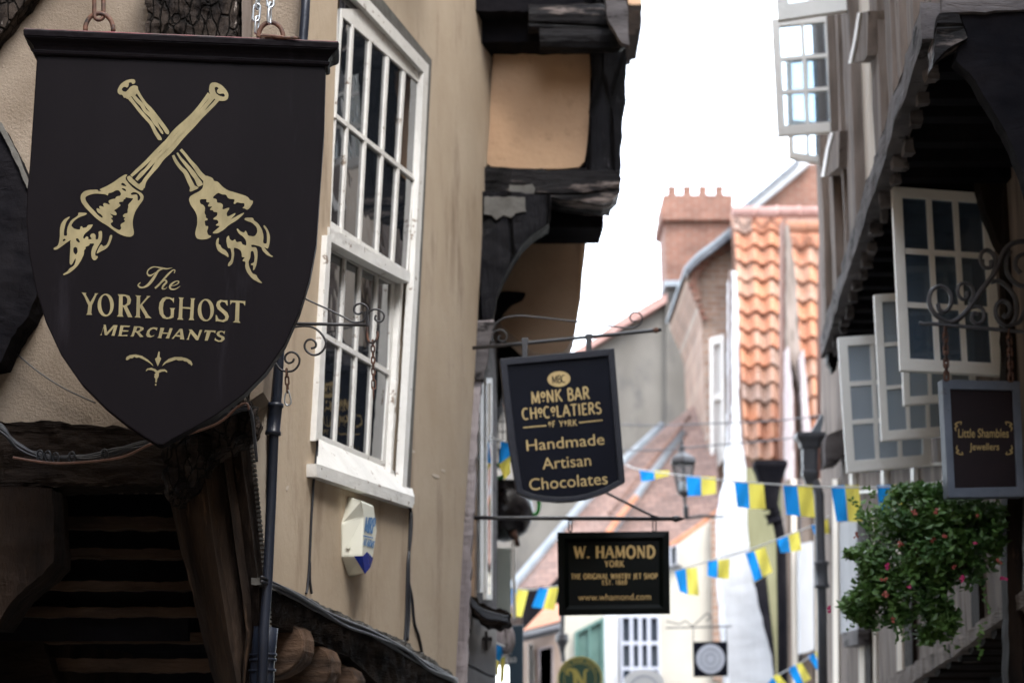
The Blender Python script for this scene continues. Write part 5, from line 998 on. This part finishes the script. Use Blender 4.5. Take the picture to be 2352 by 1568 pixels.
bar(b, [(1592, 1440), (1592, 1474)], .004, 16); bar(b, [(1668, 1438), (1668, 1474)], .004, 16); b.build('arm', M['iron'], sb, smooth=True)
rs = thing('round_sign', 'white round topped sign cut off by bottom edge beside green round sign', 'sign', P(1478, 1640, 15))
b = MB(); slab(b, [(1434, 1700)] + [(1479 + 46 * math.cos(math.radians(a)), 1566 - 30 * math.sin(math.radians(a))) for a in range(180, -1, -12)] + [(1526, 1700)], front(15), .05); b.build('board', M['wtext'], rs)
b = MB(); sheet(b, [ell(1479, 1590, 36, 40, 0, 30), ell(1479, 1590, 33, 37, 0, 30)], front(15), .004); b.build('print', M['lav'], rs)
bl_ = thing('lamp_bracket', 'black iron lamp bracket hanging on cream house beside green sash', 'bracket', P(1290, 1510, 16.5))
b = MB(); bar(b, [(1292, 1405), (1291, 1440), (1290, 1470), (1294, 1520)], .02, 16.5); lathe(b, P(1291, 1470, 16.5), [(.02, .06), (.05, .05), (.055, .0), (.03, -.05), (.012, -.13)], 12); b.build('stem', M['iron'], bl_)
b = MB(); lathe(b, P(1552, 1302, 19), [(.075, -.02), (.07, .005), (.03, .03), (.008, .04)], 16); tag(b.build('wall_lamp', M['iron'], None), 'small flat black lamp on cream house right of jet shop sign', 'lamp')
cb = MB()
for l in ([(1380, 972), (1500, 977), (1640, 972), (1780, 966), (1960, 945)], [(1380, 1030), (1500, 1034), (1640, 1022), (1780, 1010), (1960, 985)]): tube(cb, [P(u, v, 16) for u, v in cat(l, 5)], .006, res=5)
tag(cb.build('wire', M['pipegrey'], None, smooth=True), 'two thin grey wires strung across the street in front of pantiles', 'wires')
# =================== right hand jettied timber house ===================
HR = thing('timber_house', 'tall right hand house with grey and cream striped timber front above black jetty underside', 'house', (2.4, 9, 0))
UX = lambda y: .908 + .085 * y
UP = vplane(UX(6.4), 6.4, UX(12), 12); LP = Plane((2.06, 9, 0), (-1, 0, 0))
b = MB(); prism(b, [(UX(6.4) + .03, 6.42), (UX(12) + .03, 12), (6, 12), (6, 6.42)], 4.12, 9.5); b.build('upper_storey', M['strip'], HR)
def ustrip(u0, u1, v, mt, proud, nm, z0=4.18, z1=9.4):
    y0, y1 = UP.hit(u0, v).y, UP.hit(u1, v).y; y0, y1 = min(y0, y1), max(y0, y1)
    b = MB(); prism(b, [(UX(y0) - proud, y0), (UX(y1) - proud, y1), (UX(y1) + .05, y1), (UX(y0) + .05, y0)], z0, z1); return b.build(nm, M[mt], HR, rough=(.25, .007, 4) if mt != 'strip' else None)
for u0, u1, v in ((2007, 2024, 0), (2042, 2057, 0), (2069, 2078, 0), (2095, 2111, 0), (2139, 2152, 0), (1956, 1974, 400), (1941, 1946, 400), (1913, 1922, 420), (1886, 1897, 460)): ustrip(u0, u1, v, 'greytim', .022, 'stud')
b = MB(); obeam(b, (UX(6.38) - .02, 6.38, 4.13), (UX(11.6) - .02, 11.6, 4.13), .07, .13); b.build('jetty_beam', M['greyh'], HR, rough=(.12, .012, 7))
for i in range(20):
    y = 6.62 + i * .255 + .03 * math.sin(i * 2.3)
    b = MB(); box(b, UX(y) + .03, 2.2, y, y + .08, 4.035, 4.12); b.build('joist', M['pitch'], HR)  # near-black colour holds the shade below the jetty; only joist ends are grey
    b = MB(); box(b, UX(y) - .012 + .012 * math.sin(i * 2.9), UX(y) + .03, y + .01, y + .06 + .015 * math.sin(i * 5.1), 4.01 + .014 * math.sin(i * 1.7), 4.066); b.build('joist_end', M['greyh'], HR, rough=(.03, .012, 16))
b = MB(); slab(b, jag([(1900, 740), (1916, 748), (1926, 770), (1926, 820), (1920, 850), (1912, 853), (1902, 830)], 1, 10, 70), front(11.4), .1); b.build('beam_end', M['blackh'], HR)
b = MB(); slab(b, jag([(2160, -90), (2520, -110), (2520, 16), (2352, 22), (2165, 30)], 2, 22, 71), front(6.34), .14); b.build('end_beam', M['greyh'], HR, rough=(.07, .008, 10))
b = MB(); slab(b, jag([(2158, 31), (2204, 30), (2212, 60), (2224, 88), (2202, 98), (2176, 112), (2152, 136), (2142, 150), (2146, 100)], 1, 12, 72), front(6.33), .1); b.build('beam_end', M['blackh'], HR, rough=(.05, .006, 14), bevel=0)
b = MB(); slab(b, jag([(2206, 31), (2520, 20), (2520, 620), (2420, 560), (2372, 470), (2352, 400), (2330, 345), (2310, 300), (2279, 249), (2240, 185), (2197, 138), (2204, 110), (2224, 90)], 1.6, 16, 73), front(6.36), .07); b.build('curved_brace', M['pitch'], HR, rough=(.07, .006, 9))
b = MB(); slab(b, jag([(2160, 250), (2190, 290), (2222, 335), (2246, 385), (2256, 455), (2274, 505), (2292, 552), (2330, 600), (2350, 600), (2350, 250)], 1.5, 14, 74), front(8.0), .1); b.build('curved_brace', M['darkv'], HR, rough=(.07, .005, 9))
b = MB(); slab(b, jag([(2306, 330), (2345, 330), (2350, 1700), (2318, 1700)], 1.5, 20, 75), front(7.95), .1); b.build('post', M['darkv'], HR, rough=(.08, .005, 9))
# recessed lower front
b = MB(); slab(b, [(1885, 640), (2420, -60), (2420, 1330), (2261, 1425), (2198, 1471), (2060, 1545), (1990, 1600), (1885, 1700)], LP, .15); b.build('lower_wall', M['greytim'], HR)
b = MB(); prism(b, [(2.62, 6.5), (2.62, 15.0), (6, 15.0), (6, 6.5)], 0, 4.1); b.build('lower_storey', M['pitch'], HR)
b = MB(); slab(b, jag([(1990, 1590), (2060, 1542), (2130, 1505), (2198, 1465), (2261, 1416), (2330, 1368), (2420, 1310), (2420, 1350), (2330, 1404), (2261, 1448), (2198, 1500), (2130, 1542), (2060, 1590), (1990, 1640)], 1.5, 14, 76), LP, .2, .06); b.build('lower_beam', M['greytim'], HR, rough=(.09, .01, 9))
for i in range(9):
    u = 2120 + i * 26; v = 1566 - i * 17.5
    b = MB(); slab(b, [(u, v - 26), (u + 12, v - 33), (u + 13, v - 6), (u + 6, v + 6), (u, v)], LP, .3, .03); b.build('joist_end', M['dark'], HR)
for q, mt, nm in (([(1912, 1100), (1924, 1100), (1926, 1700), (1914, 1700)], 'strip', 'plaster_strip'), ([(1969, 1200), (1982, 1200), (1986, 1600), (1973, 1600)], 'strip', 'plaster_strip'), ([(1997, 1180), (2008, 1180), (2012, 1580), (2001, 1580)], 'strip', 'plaster_strip'),
                  ([(1984, 1180), (1996, 1180), (2000, 1590), (1988, 1590)], 'darkv', 'stud'), ([(2055, 1200), (2066, 1200), (2072, 1540), (2060, 1540)], 'strip', 'plaster_strip'), ([(2072, 1200), (2090, 1200), (2096, 1530), (2078, 1530)], 'darkv', 'stud'), ([(2226, 1200), (2242, 1200), (2250, 1440), (2232, 1440)], 'darkv', 'stud')):
    b = MB(); slab(b, q, LP, .04, .012 if mt == 'strip' else .025); b.build(nm, M[mt], HR)
b = MB(); slab(b, [(1928, 1200), (1968, 1190), (1970, 1445), (1930, 1455)], LP, .1, .05); b.build('white_board', M['limewash'], HR)
b = MB(); slab(b, jag([(1934, 1452), (1970, 1444), (1970, 1478), (1938, 1486)], 1, 8, 77), LP, .1, .09); b.build('corbel', M['greyh'], HR)
b = MB(); slab(b, jag([(1893, 1010), (1900, 998), (1936, 985), (1940, 1040), (1925, 1062), (1895, 1068)], 1, 10, 78), front(12.15), .2); b.build('corbel', M['greyh'], HR, rough=(.08, .008, 9))
simplewin(HR, (1950, 1075), (2170, 1060), (2172, 1175), (1952, 1190), LP.shift(.03), 3, 2, 'white2', 'curtain', .03, .03, 'fixed_window')
# open casements
def casement(name, label, tl, tr, br_, bl, Y, cols, rows, fw=.1, bw=.05, gm='glass2', yaw=0, grp='open casement windows on the right hand house'):
    t = thing(name, label, 'window', P(bl[0], bl[1], Y), grp)
    xx = P((tl[0] + tr[0]) / 2, tl[1], Y); pl = Plane(xx, (math.sin(math.radians(yaw)), -math.cos(math.radians(yaw)), 0))
    def q(s, t_): return (tl[0] * (1 - s) + tr[0] * s) * (1 - t_) + (bl[0] * (1 - s) + br_[0] * s) * t_, (tl[1] * (1 - s) + tr[1] * s) * (1 - t_) + (bl[1] * (1 - s) + br_[1] * s) * t_
    asp = (tr[0] - tl[0]) / (bl[1] - tl[1]); fv = fw * asp
    b = MB(); slab(b, [[q(0, 0), q(1, 0), q(1, 1), q(0, 1)], [q(fw, fv), q(1 - fw, fv), q(1 - fw, 1 - fv * 1.25), q(fw, 1 - fv * 1.25)]], pl, .04); b.build('frame', M['white2'], t, bevel=.003)
    b = MB()
    for i in range(1, cols):
        s = fw + (1 - 2 * fw) * i / cols; slab(b, [q(s - bw / 2, fv * .9), q(s + bw / 2, fv * .9), q(s + bw / 2, 1 - fv * 1.2), q(s - bw / 2, 1 - fv * 1.2)], pl, .022, -.006)
    for j in range(1, rows):
        t_ = fv + (1 - 2.25 * fv) * j / rows; slab(b, [q(fw * .9, t_ - bw * asp / 2), q(1 - fw * .9, t_ - bw * asp / 2), q(1 - fw * .9, t_ + bw * asp / 2), q(fw * .9, t_ + bw * asp / 2)], pl, .022, -.0075)
    b.build('glazing_bars', M['white2'], t)
    b = MB(); slab(b, [q(fw * .7, fv * .7), q(1 - fw * .7, fv * .7), q(1 - fw * .7, 1 - fv), q(fw * .7, 1 - fv)], pl, .003, -.016); b.build('pane', M[gm], t)
    return t
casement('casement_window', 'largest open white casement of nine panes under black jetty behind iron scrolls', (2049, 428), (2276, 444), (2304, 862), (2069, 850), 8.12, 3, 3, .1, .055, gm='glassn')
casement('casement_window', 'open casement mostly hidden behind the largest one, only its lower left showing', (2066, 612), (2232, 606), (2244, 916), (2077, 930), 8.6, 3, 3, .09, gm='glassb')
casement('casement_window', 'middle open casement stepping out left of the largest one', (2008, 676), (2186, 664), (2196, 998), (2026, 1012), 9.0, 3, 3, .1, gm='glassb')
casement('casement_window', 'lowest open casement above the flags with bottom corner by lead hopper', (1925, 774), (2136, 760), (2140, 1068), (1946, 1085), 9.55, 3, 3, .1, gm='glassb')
casement('casement_window', 'high open white casement of six panes standing out against white sky', (1772, 44), (1911, 30), (1926, 301), (1786, 312), 10.7, 2, 3, .13, .06, yaw=-6, gm='glass4')
casement('casement_window', 'topmost open casement cut off by upper edge of photo', (1768, -250), (1986, -270), (1990, 17), (1787, 47), 9.45, 3, 3, .13, .06, yaw=-6, gm='glass4')
casement('casement_window', 'small greyish open casement just below the high six pane one', (1806, 130), (1898, 120), (1900, 378), (1813, 362), 11.6, 2, 3, .13, .07, gm='glass4')
for q in ([(1954, 146), (1966, 90), (1975, 30), (1994, 26), (1992, 128), (1984, 140)], [(1892, 406), (1903, 340), (1913, 304), (1928, 300), (1926, 384), (1900, 404)]):
    b = MB(); slab(b, q, UP, .1, .06); b.build('window_cheek', M['greytim'], HR)
    b = MB(); slab(b, [(p[0] - 6, p[1]) for p in q[:3]] + [(q[2][0], q[2][1]), (q[1][0], q[1][1]), (q[0][0], q[0][1])], UP, .02, .07); b.build('cheek_edge', M['white2'], HR)
# rain water hoppers and pipes
t = pipe('downpipe', [(1868, 1100), (1882, 1135), (1884, 1250), (1888, 1400), (1892, 1800)], 12.4, .031, M['pipegrey'], 'grey cast iron downpipe with hopper head below the lead chute', [(1886, 1288, 1888, 1350, 1.3)])
b = MB()
def hop(b, cu, Y, lv):
    rows = []
    for v, w_ in lv:
        c = P(cu, v, Y); h = w_ / F * Y / 2; rows.append([c + Vector((sx * h, sy * h * .7, 0)) for sx, sy in ((-1, -1), (-.6, -1.25), (.6, -1.25), (1, -1), (1, 1), (-1, 1))])
    loft(b, rows)
hop(b, 1860, 12.4, ((996, 66), (1004, 68), (1010, 62), (1018, 50), (1028, 44), (1032, 36), (1080, 34), (1084, 38), (1092, 36), (1108, 22), (1120, 18))); b.build('hopper', M['pipegrey'], t)
b = MB(); slab(b, [(1852, 996), (1864, 990), (1888, 950), (1893, 958), (1885, 996)], front(12.4), .1); b.build('chute', M['lead'], t)
t = pipe('downpipe', [(1768, 1120), (1776, 1160), (1784, 1190), (1794, 1240), (1797, 1400), (1800, 1800)], 17.2, .045, M['pitch'], 'black downpipe with wide hopper catching the pantiled slope', [(1774, 1178, 1781, 1200, 1.4)])
b = MB(); hop(b, 1768, 17.2, ((1060, 74), (1072, 76), (1084, 66), (1100, 56), (1120, 44), (1150, 38), (1170, 30))); b.build('hopper', M['pitch'], t)

# =================== jeweller's sign and its scrolled bracket ===================
ZJ = lambda x, y: (1837.5 + x / 2.0526, 804 + y / 2.0526)
PJ = front(7.5, 6)
js = thing('hanging_sign', 'maroon sign board in blue grey metal frame with small gold jeweller lettering', 'sign', PJ.hit(2260, 1142))
b = MB(); slab(b, [[(2164, 871), (2343, 875), (2354, 1140), (2178, 1142)], [(2183, 893), (2327, 896), (2337, 1117), (2194, 1120)]], PJ, .06, .008); b.build('frame', M['steelrim'], js, bevel=.003)
b = MB(); slab(b, [(2176, 885), (2334, 888), (2344, 1126), (2186, 1130)], PJ, .04, -.004); b.build('board', M['redboard'], js)
t = Lines('lettering', M['gold2'], js); words(t, 'Little Shambles', (2201, 1004), (2317, 1004), PJ, .001, 1.5, .012); words(t, 'Jewellers', (2227, 1033), (2295, 1033), PJ, .001, 1.25, .012)
for cx, cy, sx, sy in ((2196, 972, 1, 1), (2322, 972, -1, 1), (2199, 1040, 1, -1), (2323, 1040, -1, -1)):
    ribbon_sheet(t, [(cx + sx * x, cy + sy * y, w_) for x, y, w_ in ((0, 18, 2), (-2, 10, 3), (3, 6, 3), (-2, 2, 3.5), (4, -2, 3), (12, -3, 2.5), (10, 3, 2))], PJ, .001)
t.build('lettering', M['gold2'], js)
jb = thing('sign_bracket', 'heavy wrought iron bracket of many curled scrolls above the jeweller sign', 'bracket', P(2345, 762, 7.5))
ZK = lambda x, y: (1837.5 + x / 3.4134, 402 + y / 3.4134)
YJ = 7.5
def fe(pts, r=.0085, nm='scroll', fl=1.8):
    b = MB(); tube(b, [P(*ZK(*p), YJ) for p in cat(pts, 5)], r, res=8, flat=fl); return b.build(nm, M['ironj'], jb, smooth=True)
M['ironj'] = mat('grey_wrought_iron', (.035, .035, .04), (.08, .08, .09), 14, rough=.45, bump=.3, bsc=50)
b = MB(); tube(b, [P(2112, 740, YJ), P(2120, 744, YJ), P(2135, 743, YJ), P(2240, 752, YJ), P(2352, 762, YJ), P(2470, 772, YJ)], .008, res=8); b.build('arm', M['ironj'], jb, smooth=True)
fe([(1180, 1155), (1240, 1130), (1320, 1050), (1370, 980), (1440, 880), (1510, 790), (1560, 690), (1600, 600), (1660, 540), (1756, 520), (1850, 560), (1900, 650)], .0105)
fe([(1180, 1155), (1110, 1130), (1040, 1070), (1012, 990), (1030, 910), (1090, 870), (1150, 890), (1185, 950), (1180, 1020), (1140, 1070), (1095, 1060), (1080, 1010)])
fe([(1330, 1000), (1360, 930), (1340, 870), (1290, 845), (1245, 870), (1240, 930), (1275, 975), (1310, 960), (1308, 915)], .007)
fe([(1340, 1040), (1400, 1030), (1440, 1070), (1435, 1140), (1385, 1165), (1345, 1130), (1360, 1080), (1400, 1090)], .007)
fe([(1510, 780), (1530, 700), (1520, 630), (1470, 590), (1425, 610), (1415, 670), (1450, 725), (1495, 720), (1495, 670)], .008)
fe([(1500, 840), (1560, 830), (1630, 880), (1690, 970), (1700, 1080), (1660, 1170), (1600, 1180), (1545, 1120), (1535, 1040), (1570, 990), (1625, 1000), (1650, 1060), (1620, 1110), (1590, 1090)])
fe([(1650, 600), (1620, 660), (1625, 760), (1680, 840), (1756, 870), (1840, 830), (1870, 740), (1830, 650), (1760, 620), (1700, 650), (1690, 720), (1730, 770)])
fe([(1660, 1170), (1720, 1150), (1756, 1080), (1800, 1000), (1860, 980)], .009)
chain(((2171, 752), (2174, 870)), .0045, 5, 11, 'rusty chain holding left end of maroon jeweller sign', Yc=7.5, n=8)
chain(((2318, 760), (2322, 872)), .0045, 5, 11, 'rusty chain holding right end of maroon jeweller sign', Yc=7.5, n=8)

# =================== flower basket ===================
fb = thing('hanging_basket', 'overflowing hanging basket of green leaves with red and pink flowers', 'hanging basket', P(2130, 1470, 7.95))
b = MB(); lathe(b, P(2150, 1270, 7.98), [(.02, -.12), (.07, -.11), (.12, -.06), (.14, .01), (.14, .03), (.12, .03)], 20); b.build('basket', M['moss2'], fb, smooth=True)
rnd = random.Random(11)
BL = [(2150, 1270, 60, 45, .28, .8), (2060, 1190, 85, 62, .20, 1.0), (2170, 1170, 110, 55, .25, 1.0), (2240, 1210, 75, 60, .22, .8), (2130, 1250, 130, 80, .28, 1.3), (2000, 1290, 50, 45, .16, .7), (1972, 1385, 42, 40, .14, .7), (2015, 1345, 55, 55, .18, .7), (2110, 1340, 85, 75, .24, 1.1), (2165, 1420, 40, 50, .14, .5),
      (2210, 1290, 70, 60, .2, .6), (2080, 1130, 35, 22, .12, .35), (1965, 1270, 30, 14, .08, .2), (2280, 1250, 30, 50, .14, .35), (2130, 1455, 26, 26, .1, .22), (2290, 1180, 26, 26, .12, .2), (2125, 1128, 50, 20, .14, .4), (1990, 1420, 24, 22, .08, .15), (2060, 1410, 40, 30, .12, .3)]
def inblob():
    B = rnd.choices(BL, [x[5] for x in BL])[0]
    while True:
        x, y, z = rnd.gauss(0, .5), rnd.gauss(0, .5), rnd.gauss(0, .5); l = math.sqrt(x * x + y * y + z * z)
        if .25 < l < 1.12: break
    return P(B[0] + x * B[2], B[1] + y * B[3], 7.95 + z * B[4])
b = MB()
for i in range(16000):
    p = inblob()
    if noise.noise(p * 8 + Vector((5, 2, 1))) < -.22: continue
    s = rnd.uniform(.011, .023); a = Vector((rnd.gauss(0, 1), rnd.gauss(0, 1), rnd.gauss(0, .6))).normalized(); c_ = a.cross(Vector((rnd.gauss(0, .4), rnd.gauss(-.5, .5), 1))).normalized(); n_ = a.cross(c_)
    b.add([p - a * s, p + c_ * s * .55 + n_ * s * .15, p + a * s * 1.1, p - c_ * s * .55 + n_ * s * .15], [(0, 1, 2, 3)])
for i in range(26):
    u0 = rnd.uniform(1960, 2290); v0 = rnd.uniform(1330, 1430) if rnd.random() < .7 else rnd.uniform(1130, 1200); q = P(u0, v0, 7.95 + rnd.uniform(-.2, .1)); dx = rnd.uniform(-.004, .004); L_ = rnd.randint(10, 26); dz = -.006 if v0 > 1300 else .004
    for k_ in range(L_):
        q = q + Vector((dx + rnd.uniform(-.004, .004), 0, dz)); s = rnd.uniform(.007, .015); a = Vector((rnd.gauss(0, 1), rnd.gauss(0, 1), rnd.gauss(0, .7))).normalized(); c_ = a.cross(Vector((.1, 1, .3))).normalized()
        b.add([q - a * s * .2, q + a * s * .8 + c_ * s * .5, q + a * s * 1.8, q + a * s * .8 - c_ * s * .5], [(0, 1, 2, 3)])
b.build('foliage', M['leaf'], fb)
b = MB()
for i in range(34):
    q = inblob(); pts = [P(2145 + rnd.uniform(-30, 30), 1270, 7.95), P(2145, 1270, 7.95).lerp(q, .6) + Vector((0, 0, .05)), q]; tube(b, cat(pts, 3), .0028, res=4)
b.build('stems', M['leaf'], fb)
fl = [(2040, 1300, 0), (2088, 1344, 0), (2165, 1346, 0), (2035, 1365, 1), (1965, 1230, 1), (1990, 1222, 1), (2145, 1240, 1), (2170, 1235, 1), (2185, 1178, 1), (2152, 1172, 1), (2240, 1250, 0), (2280, 1325, 0), (2305, 1330, 0), (2030, 1330, 1), (1960, 1365, 1), (2295, 1290, 1), (2190, 1298, 1), (2020, 1412, 0), (2052, 1422, 1),
      (2100, 1175, 1), (1978, 1325, 1), (2250, 1185, 1), (2210, 1330, 0), (2085, 1440, 1), (1908, 1398, 0), (2070, 1250, 1)]
for u, v, k_ in fl[::3] + fl[1::3]:
    b = MB(); c = P(u, v, 7.72)
    for j in range(5):
        a = Vector((rnd.gauss(0, 1), rnd.gauss(0, .5), rnd.gauss(0, 1))).normalized(); c_ = a.cross(Vector((0, 1, .2))).normalized(); s = rnd.uniform(.008, .014)
        b.add([c, c + a * s + c_ * s * .5, c + a * s * 1.3, c + a * s - c_ * s * .5], [(0, 1, 2, 3)])
    b.build('flower', M['flower2' if k_ else 'flower'], fb)
b = MB(); tube(b, [P(2150, 1272, 8), P(2160, 1180, 8), P(2200, 1120, 8), (2.06, 8, P(2250, 1090, 8).z)], .006); b.build('hanger', M['iron'], fb)

# =================== the street behind the camera (shades and closes the lane) ===================
for nm, fp, lab in (('timber_house', [(-1.75, 5.5), (-1.75, -9), (-6, -9), (-6, 5.5)], 'near left house standing beside the camera out of the picture'), ('timber_house', [(1.78, 6.2), (1.9, -9), (6, -9), (6, 6.2)], 'near right house standing beside the camera out of the picture'), ('brick_house', [(-6, -13), (6, -13), (6, -17), (-6, -17)], 'brick house closing the lane behind the camera')):
    t = thing(nm, lab, 'house', (fp[0][0], (fp[0][1] + fp[1][1]) / 2, 0))
    b = MB(); prism(b, fp, 0, 8.2); b.build('wall', M['beige' if nm != 'brick_house' else 'brick2'], t)
    if nm != 'brick_house':
        s = 1 if fp[0][0] > 0 else -1; x = abs(fp[0][0])
        for y in (-7, -4.4, -1.8, .8, 3.4):
            b = MB(); box(b, s * (x - .06), s * (x + .2), y - .09, y + .09, 0, 8.1); b.build('post', M['darkv'], t)
            b = MB(); box(b, s * (x - .03), s * (x + .2), y + .7, y + 1.7, 3.6, 5.2); w_ = b.build('window', M['white2'], t)
            b = MB(); box(b, s * (x - .034), s * (x + .1), y + .78, y + 1.62, 3.7, 5.1); b.build('pane', M['glass'], w_)
        b = MB(); box(b, s * (x - .09), s * (x + .2), -9, 5.4, 2.7, 2.95); b.build('jetty_beam', M['dark'], t)
# =================== ground, light, camera ===================
b = MB(); b.add([(-120, -60, 0), (120, -60, 0), (120, 160, 0), (-120, 160, 0)], [(0, 1, 2, 3)]); g = b.build('ground', M['stone']); g['kind'] = 'structure'
b = MB(); box(b, -1.75, -1.1, -6, 40, .004, .12); o = b.build('pavement', M['paving']); o['kind'] = 'structure'
b = MB(); box(b, 1.45, 2.3, -6, 40, .004, .12); o = b.build('pavement', M['paving']); o['kind'] = 'structure'

SUN_EL, SUN_AZ = 52, 150     # azimuth measured from +Y clockwise: behind and right of the camera
sd_ = Vector((math.sin(math.radians(SUN_AZ)) * math.cos(math.radians(SUN_EL)), math.cos(math.radians(SUN_AZ)) * math.cos(math.radians(SUN_EL)), math.sin(math.radians(SUN_EL))))
sl = bpy.data.lights.new('sun', 'SUN'); sl.energy = 1.3; sl.angle = math.radians(25); sl.color = (1, .95, .88)
so = bpy.data.objects.new('sun', sl); COL.objects.link(so); so.rotation_euler = sd_.to_track_quat('Z', 'Y').to_euler(); so.location = (0, 0, 20)
w = bpy.data.worlds.new('World'); sc.world = w; w.use_nodes = True; nt = w.node_tree; bg = nt.nodes['Background']
sky = nt.nodes.new('ShaderNodeTexSky'); sky.sky_type = 'NISHITA'; sky.sun_disc = False; sky.sun_elevation = math.radians(SUN_EL); sky.sun_rotation = math.radians(SUN_AZ)
bg.inputs[1].default_value = .1; nt.links.new(sky.outputs[0], bg.inputs[0])
cl = nt.nodes.new('ShaderNodeBackground'); cl.inputs[0].default_value = (.93, .965, 1, 1); cl.inputs[1].default_value = 1.15     # the even white cloud layer
ad = nt.nodes.new('ShaderNodeAddShader'); nt.links.new(bg.outputs[0], ad.inputs[0]); nt.links.new(cl.outputs[0], ad.inputs[1]); nt.links.new(ad.outputs[0], nt.nodes['World Output'].inputs[0])
sc.view_settings.view_transform = 'Standard'; sc.view_settings.look = 'None'; sc.view_settings.gamma = 1; sc.view_settings.exposure = 1.9
cam = bpy.data.cameras.new('camera'); co = bpy.data.objects.new('camera', cam); COL.objects.link(co); sc.camera = co
co.location = CAM; co.rotation_euler = (math.radians(90) + TH, 0, 0)
cam.sensor_width = 36; cam.lens = F / 2352 * 36; cam.clip_end = 500
cam.dof.use_dof = True; cam.dof.focus_distance = 5.5; cam.dof.aperture_fstop = 3.6; cam.dof.aperture_blades = 9
sc.render.engine = 'CYCLES'; sc.cycles.max_bounces = 7; sc.cycles.transparent_max_bounces = 10
